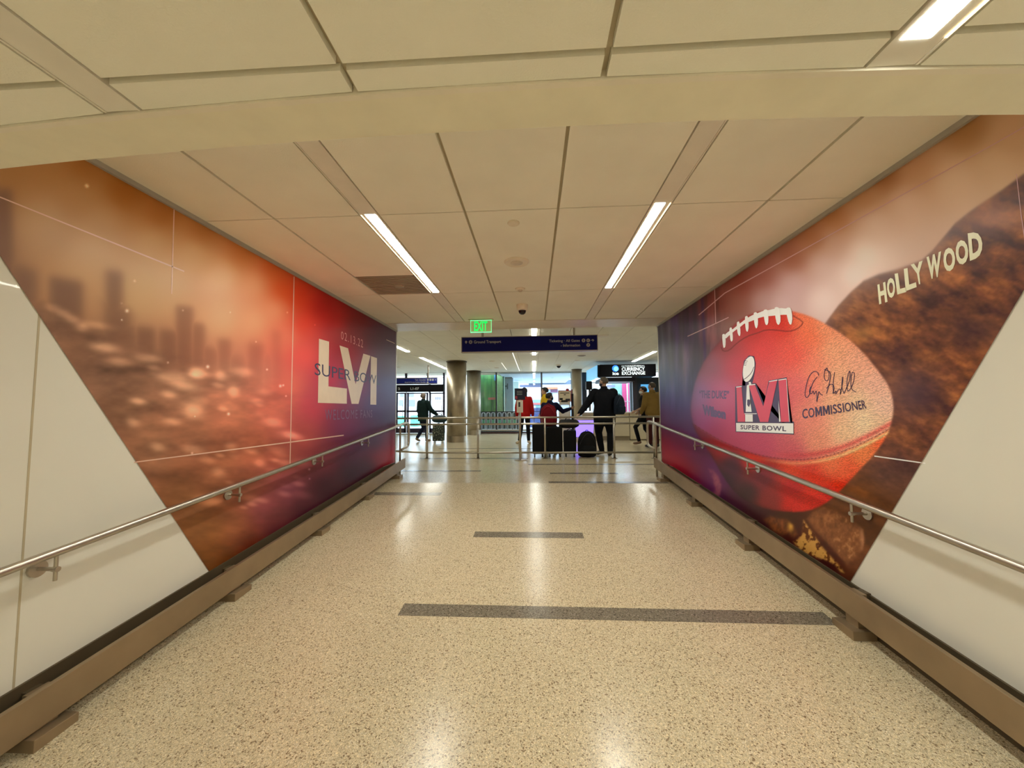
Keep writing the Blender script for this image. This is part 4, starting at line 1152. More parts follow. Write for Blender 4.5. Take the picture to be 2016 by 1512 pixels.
# ------------------------------------------------------------------ outdoors
tag(box('ground_outside', -40, 40, 16.7, 70, -.12, -.03, mat('pale_concrete', (.70, .70, .68), .7)), kind='structure')
def obx(bm, pa, pb, pt, pbm, Y, d):
    a = at(pa, pbm, Y); c = at(pb, pt, Y); bx(bm, a[0], c[0], Y, Y+d, a[2], c[2])
def thing_boxes(name, label, cat, Y, parts, group=None):
    """parts = [(part name, material, depth offset, depth, [(px0, px1, pytop, pybottom)...])...]"""
    x_ = at(parts[0][4][0][0], 860, Y)[0]
    root = empty(name, (x_, Y, -.03), label, cat, group)
    for nm, m, yo, d, qs in parts:
        for q in qs:
            b = bmesh.new(); obx(b, *q, Y+yo, d)
            if nm == parts[0][0] and name != 'overhead_walkway':
                for v in b.verts:
                    if v.co.z < fz((q[2]+q[3])/2, Y+yo): v.co.z = -.03
            bmesh.ops.translate(b, verts=b.verts, vec=-root.location); link(nm, b, m, root)
    return root
M_ow = mat('white_render', (.82, .84, .86), .7); M_og = mat('grey_window_glass', (.20, .22, .26), .2); M_olb = mat('pale_blue_paint', (.38, .55, .70), .6)
thing_boxes('parking_building', 'white building with grey windows outside beyond the glass doors', 'building', 32, [
    ('facade', M_ow, 0, 6, [(700, 905, 752, 806)]),
    ('window', M_og, -.12, .1, [(787, 794.5, 773, 781.5), (785, 793, 787.5, 799), (805, 814, 773, 781.5), (805, 816.5, 787, 800.5)]),
    ('vent_slot', mat('slot_grey', (.25, .22, .33), .5), -.12, .1, [(856, 858, 781, 787), (859.5, 861.5, 781, 787), (863, 865, 781, 787), (866.5, 868.5, 781, 787), (855, 870, 791, 792)])])
thing_boxes('planter_hedge', 'low green hedge strip outside the glass entrance doors', 'hedge', 24, [('foliage', mat('hedge_green', (.14, .55, .38), .9, noise=.5, nscale=6, bump=.8, bscale=12), 0, 1, [(781, 794, 819, 827.5), (808, 822, 818, 829)])])
# green glazed tower just outside
def gradient_green():
    m = bpy.data.materials.new('green_streaked_panel'); m.use_nodes = True; nt = m.node_tree; p = nt.nodes['Principled BSDF']
    tc = nt.nodes.new('ShaderNodeTexCoord'); mp = nt.nodes.new('ShaderNodeMapping'); mp.inputs['Scale'].default_value = (2.2, 1, .28)
    nz = nt.nodes.new('ShaderNodeTexNoise'); nz.inputs['Scale'].default_value = 3; nz.inputs['Detail'].default_value = 4
    cr = nt.nodes.new('ShaderNodeValToRGB'); cr.color_ramp.elements[0].position = .3; cr.color_ramp.elements[0].color = (.02, .13, .06, 1)
    cr.color_ramp.elements[1].position = .72; cr.color_ramp.elements[1].color = (.13, .38, .10, 1)
    nt.links.new(tc.outputs['Object'], mp.inputs[0]); nt.links.new(mp.outputs[0], nz.inputs['Vector']); nt.links.new(nz.outputs['Fac'], cr.inputs[0]); nt.links.new(cr.outputs[0], p.inputs['Base Color'])
    p.inputs['Roughness'].default_value = .3
    return m
M_green = gradient_green()
YO = 18.6
thing_boxes('green_cabin', 'tall green panelled cabin right outside the window', 'cabin', YO, [
    ('panel', M_green, 0, 1.6, [(936, 977, 728, 850)]),
    ('side_panel', mat('pale_green_panel', (.28, .52, .24), .4, noise=.12), .02, 1.5, [(977.4, 990, 728, 850)]),
    ('blue_corner', mat('corner_blue', (.05, .22, .42), .4), -.06, .05, [(973, 976.5, 734, 749)]),
    ('mast', mat('mast_green', (.02, .12, .10), .5), -.05, .06, [(990.5, 992.2, 728, 850)]),
    ('sticker', mat('sticker_red', (.42, .12, .10), .5), -.02, .015, [(961, 975, 782.5, 787)])])
text_front('partial_lettering', 'VICI', fx(980, YO, 737), fx(989, YO, 737), fz(739.5, YO), fz(733.5, YO), YO-.03, mat('black_lettering', (.02, .04, .03), .5), None, .02)
t = bpy.data.objects['partial_lettering']; gc = [o for o in bpy.data.objects if o.name.startswith('green_cabin')][0]
t.data.transform(Matrix.Translation(-gc.location)); t.parent = gc
thing_boxes('metal_door', 'pale blue metal door outside next to the green cabin', 'door', 19.2, [
    ('leaf', mat('pale_steel_door', (.36, .45, .58), .5), 0, .12, [(994, 1010, 744, 852)]),
    ('closer', M_frame, -.12, .1, [(994, 1008, 741, 744)]),
    ('hinge_arm', mat('slate', (.05, .09, .14), .5), -.06, .05, [(998, 1000, 755, 766), (994.5, 998, 759, 761.5)])])
thing_boxes('white_pillar', 'bright white outdoor pillar beside the pale blue door', 'pillar', 21, [('shaft', M_ow, 0, .8, [(1010.5, 1020.5, 751, 852)])])
b = bmesh.new()
for px_ in range(0):
    pass
tag(box('canopy_ceiling_outside', fx(990, 19), fx(1130, 19), 17.2, 24.5, 2.62, 2.72, mat('canopy_white', (.50, .66, .80), .6)), kind='structure')
thing_boxes('overhead_walkway', 'grey blue elevated beam outside hung from short posts', 'walkway', 24, [
    ('beam', mat('slate_blue_beam', (.13, .18, .27), .6), 0, .6, [(1041, 1135, 747.2, 757)]),
    ('upper_slab', mat('pale_slab', (.25, .38, .52), .6), .3, .5, [(1036, 1135, 735, 741.5)]),
    ('post', mat('slate', (.05, .09, .14), .5), .1, .2, [(1049, 1051.5, 741, 747.2), (1099.5, 1102, 740, 747.2), (1118, 1121, 740, 747.2)]),
    ('lower_panel', mat('lavender_panel', (.30, .33, .52), .6), .4, .3, [(1023, 1065, 757, 762.5)])])
thing_boxes('shuttle_bus', 'large white bus with a blue stripe parked outside the windows', 'bus', 27, [
    ('body', M_ow, 0, 2.4, [(1012, 1066, 762.8, 787)]),
    ('lower_side', mat('bus_blue', (.22, .40, .68), .5), -.02, 2.4, [(1018, 1068, 786.8, 793)]),
    ('red_stripe', mat('bus_red', (.50, .14, .14), .5), -.03, 2.4, [(1020, 1068, 793, 797.5)]),
    ('wheel', M_black, -.04, .3, [(1026, 1034, 798, 809), (1056, 1063, 798, 809)])])
thing_boxes('parked_car', 'small blue car outside low behind the window transom', 'car', 22.5, [
    ('body', mat('car_blue', (.10, .14, .34), .3), 0, 1.8, [(1043, 1066, 803, 813)]),
    ('windscreen', mat('car_glass', (.35, .62, .60), .2), -.03, .3, [(1044.5, 1051, 798, 803.5), (1054, 1064.5, 798, 803)]),
    ('roof', mat('car_blue', (.10, .14, .34), .3), 0, 1.6, [(1043.5, 1065.5, 796.8, 798.3)])])
thing_boxes('shop_building', 'distant building with an orange awning and dark window', 'building', 34, [
    ('facade', M_olb, 0, 5, [(1068, 1140, 758, 808)]),
    ('awning', mat('awning_orange', (.55, .17, .09), .7), -.5, .5, [(1077, 1098, 762, 766)]),
    ('window', mat('window_maroon', (.12, .05, .12), .3), -.12, .1, [(1084, 1098, 766.5, 773)]),
    ('white_pier', M_ow, -.3, .3, [(1068.5, 1076, 752, 800)])])
thing_boxes('pink_glazing', 'pink translucent panels outside behind the exchange booth', 'glazing', 19.5, [
    ('panel', mat('pink_panel', (.85, .12, .34), .4), 0, .15, [(1226.5, 1241, 754, 812)]),
    ('mullion', M_ow, -.04, .05, [(1235, 1236, 754, 812), (1226.5, 1241, 790, 791)]),
    ('mint_panel', mat('mint_panel', (.38, .82, .74), .5), .1, .15, [(1206, 1226, 754, 812)]),
    ('white_panel', M_ow, .12, .15, [(1166, 1206, 754, 812)]),
    ('dark_sign', mat('lavender_panel', (.30, .33, .52), .6), -.02, .05, [(1195.5, 1211.5, 757.5, 762)])])

thing_boxes('cart_backdrop', 'dark slatted backdrop added behind the row of luggage carts', 'wall', 18.35, [('backdrop_panel', mat('dark_teal_backdrop', (.02, .045, .05), .6), 0, .12, [(938, 1021, 811, 850)]), ('rib', mat('backdrop_rib', (.05, .12, .11), .5), -.05, .05, [(944+9*i, 946+9*i, 814, 842) for i in range(8)])])  # dark backdrop added so the pale carts stand out
# luggage carts nested in a row outside the low windows
M_cart = mat('cart_metal', (.62, .68, .72), .4, .3); M_cart_g = mat('cart_green_handle', (.10, .40, .26), .5)
YC = 17.3
def cart():
    r = empty('luggage_cart', (0, 0, 0), '', 'luggage cart', 'luggage carts nested behind the low glass')
    b = bmesh.new()
    h = .92
    tube(b, [(-.075, 0, .12), (-.075, 0, h-.10)]+arc((-.075, 0, h-.10), (-.03, 0, h), (-.075, 0, h), 4)+arc((.03, 0, h), (.075, 0, h-.10), (.075, 0, h), 4)+[(.075, 0, .12)], .013, 8)
    link('handle_frame', b, M_cart, r, smooth=True)
    b = bmesh.new(); bx(b, -.085, .085, -.02, .5, .13, .17, .01); link('platform', b, M_cart, r)
    b = bmesh.new(); bx(b, -.06, .06, -.01, .01, .45, .60, .004); link('handle_panel', b, M_cart_g, r)
    for sx in (-.065, .065):
        b = bmesh.new(); tube(b, [(sx-.012, .02, .06), (sx+.012, .02, .06)], .06, 14); link('wheel', b, M_black, r)
    return r
c0 = cart()
def copy_tree(o):
    c = o.copy(); COL.objects.link(c)
    for ch in list(o.children):
        k_ = ch.copy(); COL.objects.link(k_); k_.parent = c
        for g_ in list(ch.children):
            q = g_.copy(); COL.objects.link(q); q.parent = k_
    return c
pxs = [950, 959.5, 969, 981.5, 991, 1001, 1011]
lab = ['leftmost luggage cart nested behind the low glass', 'luggage cart nested second from the left column', 'luggage cart just left of the thin dark mullion', 'luggage cart just right of the thin dark mullion', 'luggage cart third from the right end of the row', 'luggage cart second from the right end of the row', 'rightmost luggage cart, next to the sanitiser stand']
for i, px_ in enumerate(pxs):
    o = c0 if i == 0 else copy_tree(c0)
    o.location = (fx(px_+2, YC, 830), YC, -.03); o['label'] = lab[i]

# ------------------------------------------------------------------ currency exchange booth
YX = 13.0
bx0, bx1 = fx(1155, YX), fx(1330, YX)
root = empty('exchange_booth', (bx0, YX, 0), 'currency exchange booth with black illuminated fascia sign', 'booth')
def P(nm, m, pa, pb, pt, pbm, Y, d, par=None):
    b = bmesh.new(); obx(b, pa, pb, pt, pbm, Y, d); bmesh.ops.translate(b, verts=b.verts, vec=-root.location); return link(nm, b, m, par or root)
M_bk = mat('fascia_black', (.004, .004, .007), .5, spec=.15)
fas = P('fascia', M_bk, 1182, 1291, 716.3, 741.8, YX, .7)
P('fascia_end', M_bk, 1175.5, 1182.3, 718.5, 742.5, YX+.02, .5)
M_lit = mat('lit_white_lettering', (.8, .9, .9), .4, emit=(.75, .95, 1.), es=.42)
def bt(s, pa, pb, pt, pbm, bold, sp=1.):
    t = text_front('lit_lettering', s, fx(pa, YX, 730), fx(pb, YX, 730), fz(pbm, YX, 1230), fz(pt, YX, 1230), YX-.006, M_lit, None, bold, sp)
    t.data.transform(Matrix.Translation(-root.location)); t.parent = fas; t.matrix_parent_inverse = Matrix.Identity(4)
bt('INTERNATIONAL', 1224, 1269.5, 719.7, 722, .02, 1.35)
bt('CURRENCY', 1224, 1269.5, 723.3, 730.2, .022)
bt('EXCHANGE', 1224, 1270, 731.4, 738, .022)
bt('ice', 1205.7, 1218, 732, 738.2, .04)
c = at(1211.5, 725.5, YX); k_ = 6.3/F*YX
for rr_, off_, yy, m_, nm in ((k_, 0, -.006, mat('logo_blue_glow', (.02, .1, .6), .4, emit=(.02, .16, .9), es=1.), 'lit_globe'), (k_*.72, k_*.18, -.009, mat('logo_cyan_glow', (.2, .7, .9), .4, emit=(.15, .7, 1.), es=1.), 'globe_swirl')):
    b = bmesh.new(); vs = [b.verts.new((c[0]+off_+rr_*math.cos(t)-root.location.x, yy, c[2]-off_*.6+rr_*math.sin(t))) for t in [2*math.pi*i/28 for i in range(28)]]; b.faces.new(vs); link(nm, b, m_, fas)
P('underside_light_strip', mat('strip_white', (.7, .75, .8), .4, emit=(.8, .9, 1), es=.6), 1189, 1244, 742.2, 743.2, YX-.0, .05)
P('soffit_band', mat('booth_soffit', (.012, .012, .03), .4), 1184, 1250, 743.4, 751.5, YX+.5, 1.3)
P('corner_post', mat('booth_post', (.035, .03, .045), .4), 1247, 1253.5, 742, 809.5, YX+.62, .12)
P('window_frame', mat('booth_frame_blue', (.34, .45, .66), .4), 1241.5, 1247, 752, 811, YX+2.2, .1)
P('window_frame', mat('booth_frame_blue', (.34, .45, .66), .4), 1166, 1242, 751.3, 754, YX+2.2, .1)
P('left_post', mat('booth_navy', (.015, .025, .05), .4), 1147, 1154.5, 733, 809.5, YX+1.6, .2)
P('left_mullion', mat('booth_grey', (.05, .06, .07), .4), 1160, 1163, 766, 809.5, YX+.62, .1)
P('speaker_box', M_black, 1154.5, 1165.5, 750.5, 767, YX+.35, .3)
P('right_window', mat('blue_glow_pane', (.10, .34, .55), .3, emit=(.10, .42, .8), es=.5), 1262.5, 1288, 756.5, 774.5, YX+1.2, .04)  # opaque pane; the light behind it is painted in as blue emission
P('right_wall', mat('booth_dark_wall', (.025, .03, .035), .5), 1253, 1345, 742, 812, YX+1.3, .1)
P('right_wall_lower', mat('booth_tan_wall', (.26, .19, .10), .5), 1262, 1345, 775, 812, YX+1.22, .06)
# slanted light box at the left of the fascia
b = bmesh.new()
q = [at(1154.3, 753.5, YX+1.4), at(1175.3, 743, YX), at(1175.3, 719, YX), at(1154.3, 730, YX+1.4)]
vs = [b.verts.new(Vector(p)-root.location) for p in q]; vs2 = [b.verts.new(Vector(p)-root.location+Vector((.06, .06, 0))) for p in q]
b.faces.new(vs); b.faces.new(vs2[::-1])
for i in range(4): b.faces.new((vs[i], vs2[i], vs2[(i+1) % 4], vs[(i+1) % 4]))
link('side_light_box', b, mat('side_box_blue', (.12, .32, .48), .3, emit=(.12, .38, .62), es=.55), root)
# counter
M_ctr = mat('counter_cream', (.62, .55, .40), .45)
ctr = empty('service_counter', (fx(1150, YX), YX-.1, 0), 'long cream service counter under the exchange booth sign', 'counter')
def PC(nm, m, pa, pb, z0_, z1_, Y, d, par=None):
    xa, xb = fx(pa, Y, 830)-ctr.location.x, fx(pb, Y, 830)-ctr.location.x
    b = bmesh.new(); bx(b, xa, xb, Y-ctr.location.y, Y+d-ctr.location.y, z0_, z1_, .003); return link(nm, b, m, par or ctr)
zc = fz(811, YX, 1220)
PC('countertop', mat('countertop_white', (.72, .68, .66), .3), 1143, 1340, zc-.04, zc, YX-.16, .75)
PC('front_panel', M_ctr, 1146, 1239, .14, zc-.041, YX-.1, .6)
PC('cupboard_door', M_ctr, 1240, 1300, .04, zc-.041, YX-.1, .6)
PC('kick_plate', mat('kick_grey', (.30, .25, .18), .4), 1146, 1239, .0, .14, YX-.06, .5)
PC('kick_plate', mat('kick_grey', (.30, .25, .18), .4), 1240, 1300, .0, .04, YX-.06, .5)
b = bmesh.new(); x_ = fx(1244, YX, 822)-ctr.location.x; tube(b, [(x_, .0, zc-.17), (x_, -.03, zc-.17)], .03, 16); link('lock_knob', b, M_bronze, ctr)
# purple lit desk
YD = 12.4
xa, xb = fx(1133, YD, 840), fx(1170, YD, 840)
root = empty('lit_desk', (xa, YD, 0), 'small reception desk with a glowing violet front panel', 'desk')
ww = xb-xa; zt = fz(821.5, YD, 1150)
b = bmesh.new(); bx(b, -.02, ww+.02, -.02, .36, zt-.10, zt, .004); link('desktop', b, mat('desk_lilac_top', (.62, .52, .62), .35), root)
b = bmesh.new()
vs = []
for yy in (.0, .02):
    vs.append([b.verts.new(p) for p in ((.0, yy, .16), (ww-.05, yy, .16), (ww, yy, zt-.10), (0., yy, zt-.10))])
b.faces.new(vs[0]); b.faces.new(vs[1][::-1])
for k in range(4): b.faces.new((vs[0][k], vs[1][k], vs[1][(k+1) % 4], vs[0][(k+1) % 4]))
link('glowing_panel', b, mat('violet_glow', (.2, .12, .8), .4, emit=(.20, .13, 1.), es=1.15), root)
b = bmesh.new(); bx(b, .02, ww-.06, .03, .34, 0, zt-.1); link('carcass', b, M_ctr, root)
# red framed kiosk
YK = 12.6
xa, xb = fx(1100, YK, 830), fx(1125.5, YK, 830)
root = empty('information_kiosk', (xa, YK, 0), 'white kiosk with a red-framed header board and tilted screen', 'kiosk')
ww = xb-xa
z_ = lambda py: fz(py, YK, 1112)
M_kw = mat('kiosk_white', (.66, .62, .56), .4); M_kr = mat('kiosk_red', (.40, .03, .04), .4)
b = bmesh.new(); bx(b, .0, ww, .0, .08, z_(791), z_(768.5)); hb = link('header_frame', b, M_kr, root)
b = bmesh.new(); bx(b, .02, ww-.02, -.006, .006, z_(790), z_(770)); link('header_board', b, mat('kiosk_cream', (.74, .66, .50), .5), hb)
b = bmesh.new(); bx(b, .06, ww-.06, -.01, -.002, z_(774.6), z_(773.2)); link('header_text_line', b, M_frame, hb)
b = bmesh.new(); bx(b, ww*.42, ww*.58, -.01, -.002, z_(778.), z_(776.4)); link('header_mark', b, M_frame, hb)
b = bmesh.new(); bx(b, ww*.1, ww*.34, -.012, .0, z_(787.5), z_(783.5), .004); link('dark_pad', b, M_black, hb)
b = bmesh.new(); bx(b, ww*.55, ww*.9, -.012, .0, z_(789.5), z_(785), .004); link('dark_pad', b, M_frame, hb)
b = bmesh.new(); bx(b, ww*.08, ww*.92, .0, .3, z_(797), z_(791), .01); link('slot_housing', b, M_kw, root)
b = bmesh.new(); bx(b, ww*.22, ww*.72, -.01, .02, z_(791.5), z_(788)); link('card_slot', b, M_black, root)
b = bmesh.new(); bx(b, ww*.05, ww*.95, .02, .45, 0, z_(797), .01); link('body', b, M_kw, root)
b = bmesh.new(); bx(b, ww*.2, ww*.8, -.02, .02, z_(809), z_(798), .003); link('screen', b, mat('kiosk_screen', (.3, .5, .9), .3, emit=(.35, .6, 1), es=.9), root)
b = bmesh.new(); lathe(b, (ww*.72, .04), [(.05, z_(769)), (.055, z_(766.5)), (.03, z_(765))], 16); link('beacon', b, M_kr, root)
xa, xb = fx(1126.5, YK, 830), fx(1131.3, YK, 830)
root = empty('banner_stand', (xa, YK+.2, 0), 'narrow black banner stand with a deep red top by the kiosk', 'banner')
b = bmesh.new(); bx(b, 0, xb-xa, 0, .12, .02, z_(775), .005); link('panel', b, mat('banner_black', (.012, .010, .022), .5), root)
b = bmesh.new(); bx(b, .01, (xb-xa)*.6, -.01, .10, z_(775), z_(766), .005); link('red_top', b, mat('banner_red', (.16, .012, .014), .5), root)
b = bmesh.new(); bx(b, -.005, xb-xa+.005, -.05, .2, 0, .02); link('foot', b, M_black, root)
# ------------------------------------------------------------------ people
def ellip(bm, c, r, R=None, seg=14):
    g = bmesh.ops.create_uvsphere(bm, u_segments=seg, v_segments=max(8, seg*2//3), radius=1)
    for v in g['verts']:
        p = Vector((v.co.x*r[0], v.co.y*r[1], v.co.z*r[2]))
        if R is not None: p = R @ p
        v.co = p+Vector(c)


def limb(bm, pts, rs, seg=12):
    tube(bm, pts, 0, seg, True, rs)
    for p, r in zip(pts, rs): ellip(bm, p, (r, r, r), None, 12)


def loft(bm, rings, seg=22):
    """rings = [(centre, right vector, forward vector, rx, ry)]"""
    RR = []
    for c, a, f, rx, ry in rings:
        RR.append([bm.verts.new(Vector(c)+Vector(a)*rx*math.cos(t)+Vector(f)*ry*math.sin(t)) for t in [2*math.pi*k/seg for k in range(seg)]])
    for A, B in zip(RR, RR[1:]):
        for k in range(seg): bm.faces.new((A[k], A[(k+1) % seg], B[(k+1) % seg], B[k]))
    bm.faces.new(RR[0][::-1]); bm.faces.new(RR[-1])


def fuse(name, bm, m, parent, voxel, smooth=3, fold=0.):
    me = bpy.data.meshes.new(name); bmesh.ops.recalc_face_normals(bm, faces=bm.faces[:]); bm.to_mesh(me); bm.free()
    ob = bpy.data.objects.new(name, me); COL.objects.link(ob)
    md = ob.modifiers.new('r', 'REMESH'); md.mode = 'VOXEL'; md.voxel_size = voxel
    if smooth:
        s = ob.modifiers.new('s', 'SMOOTH'); s.iterations = smooth; s.factor = .5
    dg = bpy.context.evaluated_depsgraph_get(); dg.update()
    m2 = bpy.data.meshes.new_from_object(ob.evaluated_get(dg))
    bpy.data.objects.remove(ob, do_unlink=True); bpy.data.meshes.remove(me)
    m2.name = name
    if fold:
        co = np.zeros(len(m2.vertices)*3, np.float32); m2.vertices.foreach_get('co', co); co = co.reshape(-1, 3)
        nn = np.zeros(len(m2.vertices)*3, np.float32); m2.vertices.foreach_get('normal', nn); nn = nn.reshape(-1, 3)
        d = (fbm(co[:, 0]*9+co[:, 1]*7+40, co[:, 2]*11+40, 3, 3)-.5)*2*fold
        co = co+nn*d[:, None]; m2.vertices.foreach_set('co', co.reshape(-1))
    for p in m2.polygons: p.use_smooth = True
    m2.materials.clear(); m2.materials.append(m)
    o = bpy.data.objects.new(name, m2); COL.objects.link(o); o.parent = parent
    return o


def hand(bm, w_, d, up, side, curl=.5, s=1.):
    """palm, four unequal fingers and a thumb from the wrist w_ along d; up = back of hand; side = thumb direction sign"""
    d = Vector(d).normalized(); up = Vector(up); up = (up-d*up.dot(d)).normalized(); a = d.cross(up).normalized()*side
    w_ = Vector(w_)
    R = Matrix((a, d, up)).transposed()
    ellip(bm, w_+d*.045*s, (.040*s, .055*s, .017*s), R, 12)
    for k, (L, o) in enumerate(((.070, .028), (.080, .010), (.074, -.009), (.058, -.027))):
        p0 = w_+d*.080*s+a*o*s
        c1_ = math.cos(curl*.6); s1_ = math.sin(curl*.6); c2_ = math.cos(curl*1.7); s2_ = math.sin(curl*1.7)
        p1 = p0+(d*c1_-up*s1_)*L*.5*s; p2 = p1+(d*c2_-up*s2_)*L*.5*s
        limb(bm, [p0, p1, p2], [.0095*s, .0085*s, .0072*s], 8)
    t0 = w_+d*.025*s+a*.030*s; t1 = t0+(d*.7+a*.75-up*.25).normalized()*.035*s; t2 = t1+(d*.9+a*.2-up*.4).normalized()*.030*s
    limb(bm, [t0, t1, t2], [.012*s, .0105*s, .0085*s], 8)


def person(label, x, y, yaw, h, arms, legs, head=(0, 0), skin=(.50, .30, .20), hair=None, top=None, pants=(.01, .01, .012), shoes=(.02, .02, .02), lean=0., side_lean=0., bulk=1., mask=None, girth=1., z0=0., legw=1., tname='jacket', voxel=.010, sole=None):
    """local frame: x right, y forward, z up, metres for a body 1.75 tall.
    arms/legs = {'l': [...], 'r': [...]}: arm = elbow, wrist, curl; leg = knee, ankle, toe"""
    root = empty('person', (x, y, z0), label, 'person')
    s = h/1.75
    cy_, sy_ = math.cos(yaw), math.sin(yaw)
    T = lambda p: Vector(((p[0]*cy_-p[1]*sy_)*s, (p[0]*sy_+p[1]*cy_)*s, p[2]*s))
    V3 = lambda p: Vector((p[0]*cy_-p[1]*sy_, p[0]*sy_+p[1]*cy_, p[2]))
    A, Fd = V3((1, 0, 0)), V3((0, 1, 0))
    cx = lambda z: (side_lean*(z-.93), lean*(z-.93), z)
    g = girth
    TR = [(.86, .145*g, .105*g), (.93, .168*g, .122*g), (1.02, .152*g, .112*g*g), (1.12, .148*g, .110*g*g), (1.24, .168*g, .118*g), (1.34, .188*g, .118), (1.41, .178*g, .100), (1.455, .115, .075), (1.49, .062, .06), (1.53, .055, .058)]
    hz = 1.635
    hc = Vector(cx(hz)); hc.y += .012
    hy, hp = head
    RH = Matrix.Rotation(hy, 3, 'Z') @ Matrix.Rotation(hp, 3, 'X')
    hp_ = lambda p: hc+RH @ Vector(p)
    sh = {'l': Vector(cx(1.405))+Vector((-.175*g, 0, 0)), 'r': Vector(cx(1.405))+Vector((.175*g, 0, 0))}
    hip = {'l': Vector((-.088*g, 0, .90)), 'r': Vector((.088*g, 0, .90))}
    M_sk = mat('skin_%.2f_%.2f' % skin[:2], skin, .55)
    # ---- body, one continuous surface
    b = bmesh.new()
    loft(b, [(T(cx(z)), A*s, Fd*s, rx*.93, ry*.93) for z, rx, ry in TR]+[(T(cx(1.58)), A*s, Fd*s, .052, .055)])
    Rw = Matrix(((cy_, -sy_, 0), (sy_, cy_, 0), (0, 0, 1))) @ RH
    E_ = lambda p, r: ellip(b, T(hp_(p)), (r[0]*s, r[1]*s, r[2]*s), Rw, 16)
    E_((0, -.008, .028), (.076, .094, .088)); E_((0, .022, -.045), (.056, .062, .066)); E_((0, .062, -.085), (.026, .024, .020))
    E_((0, .098, -.022), (.012, .018, .020)); E_((0, .088, .005), (.009, .012, .026))
    E_((-.078, -.004, -.008), (.009, .020, .031)); E_((.078, -.004, -.008), (.009, .020, .031)); E_((0, .082, .030), (.046, .012, .010)); E_((0, .083, -.058), (.022, .012, .010))
    for sd in 'lr':
        el, wr, cu = arms[sd]; S0 = sh[sd]; el, wr = Vector(el), Vector(wr)
        limb(b, [T(S0), T(S0.lerp(el, .5)), T(el), T(el.lerp(wr, .45)), T(wr)], [.052*s, .044*s, .038*s, .036*s, .025*s])
        d = (wr-el).normalized()
        hd_ = arms.get('dir_'+sd, d)
        upv = arms.get('up_'+sd, (1 if sd == 'r' else -1, 0, .15))
        hand(b, T(wr), V3(hd_), V3(upv), 1 if sd == 'l' else -1, cu, s)
        kn, an, toe = [Vector(q) for q in legs[sd]]
        limb(b, [T(hip[sd]), T(hip[sd].lerp(kn, .5)), T(kn), T(kn.lerp(an, .35)), T(an)], [.082*s*g, .070*s, .050*s, .050*s, .034*s])
        limb(b, [T(an+Vector((0, 0, -.03))), T(an.lerp(toe, .6)+Vector((0, 0, -.035))), T(toe)], [.032*s, .030*s, .022*s])
    fuse('body', b, M_sk, root, voxel*.8*s, 2)
    # ---- face details
    for ex in (-.030, .030):
        b = bmesh.new(); ellip(b, T(hp_((ex, .078, .010))), (.011*s, .008*s, .006*s), Rw, 10); link('eye', b, mat('eye_dark', (.02, .015, .012), .2), root, smooth=True)
        b = bmesh.new(); ellip(b, T(hp_((ex, .084, .030))), (.017*s, .006*s, .0035*s), Rw, 8); link('eyebrow', b, mat('brow_dark', (.03, .02, .015), .8), root, smooth=True)
    if mask:
        b = bmesh.new(); ellip(b, T(hp_((0, .038, -.050))), (.066*s, .068*s, .050*s), Rw, 20); link('face_mask', b, mat('mask_%.2f' % mask[0], mask, .8), root, smooth=True)
    else:
        b = bmesh.new(); ellip(b, T(hp_((0, .090, -.052))), (.020*s, .008*s, .005*s), Rw, 10); link('mouth', b, mat('lips', (.32, .12, .10), .5), root, smooth=True)
    # ---- hair
    if hair:
        col, style = hair
        b = bmesh.new()
        gg = bmesh.ops.create_uvsphere(b, u_segments=26, v_segments=18, radius=1)
        dele = []
        for v in gg['verts']:
            p = v.co.copy()
            lim = {'short': (.42, .05), 'cap': (.45, .18), 'long': (.42, .05), 'stubble': (.35, -.05)}[style]
            if (p.y > lim[0] and p.z < .42) or p.z < -.55+.35*(p.y > 0) or (p.y > .0 and p.z < -.15): dele.append(v)
            k = {'short': 1.10, 'cap': 1.08, 'long': 1.10, 'stubble': 1.012}[style]
            wob = 1+.03*math.sin(p.x*23+p.z*17)*(style != 'stubble')
            q = Vector((p.x*.080*k*wob, p.y*.098*k-.010, p.z*.094*k+.026))
            v.co = T(hp_(q))
        bmesh.ops.delete(b, geom=dele, context='VERTS')
        o = link('hair', b, mat('hair_%.3f_%.3f' % col[:2], col, .7, noise=.3, nscale=60), root, smooth=True)
        md = o.modifiers.new('t', 'SOLIDIFY'); md.thickness = .014*s*(.3 if style == 'stubble' else 1); md.offset = .6
        if style == 'long':
            b = bmesh.new(); loft(b, [(T(hp_((0, -.03, .03))), A*s, Fd*s, .075, .070), (T(hp_((0, -.045, -.06))), A*s, Fd*s, .085, .055), (T(hp_((0, -.05, -.16))), A*s, Fd*s, .080, .045), (T(hp_((0, -.05, -.21))), A*s, Fd*s, .055, .03)])
            link('hair_length', b, mat('hair_%.3f_%.3f' % col[:2], col, .7), root, smooth=True)
    # ---- top
    col, sleeve, hem = top
    o_ = .018*bulk
    b = bmesh.new()
    rings = [(z, rx, ry) for z, rx, ry in TR if z > hem and z < 1.47]
    first = np.interp(hem, [t[0] for t in TR], [t[1] for t in TR]), np.interp(hem, [t[0] for t in TR], [t[2] for t in TR])
    rings = [(hem, max(first[0], .15*g), max(first[1], .115*g))]+rings
    loft(b, [(T(cx(z)), A*s, Fd*s, rx+o_+.004, ry+o_+.006) for z, rx, ry in rings]+[(T(cx(1.50)), A*s, Fd*s, .070+.3*o_, .068+.3*o_)])
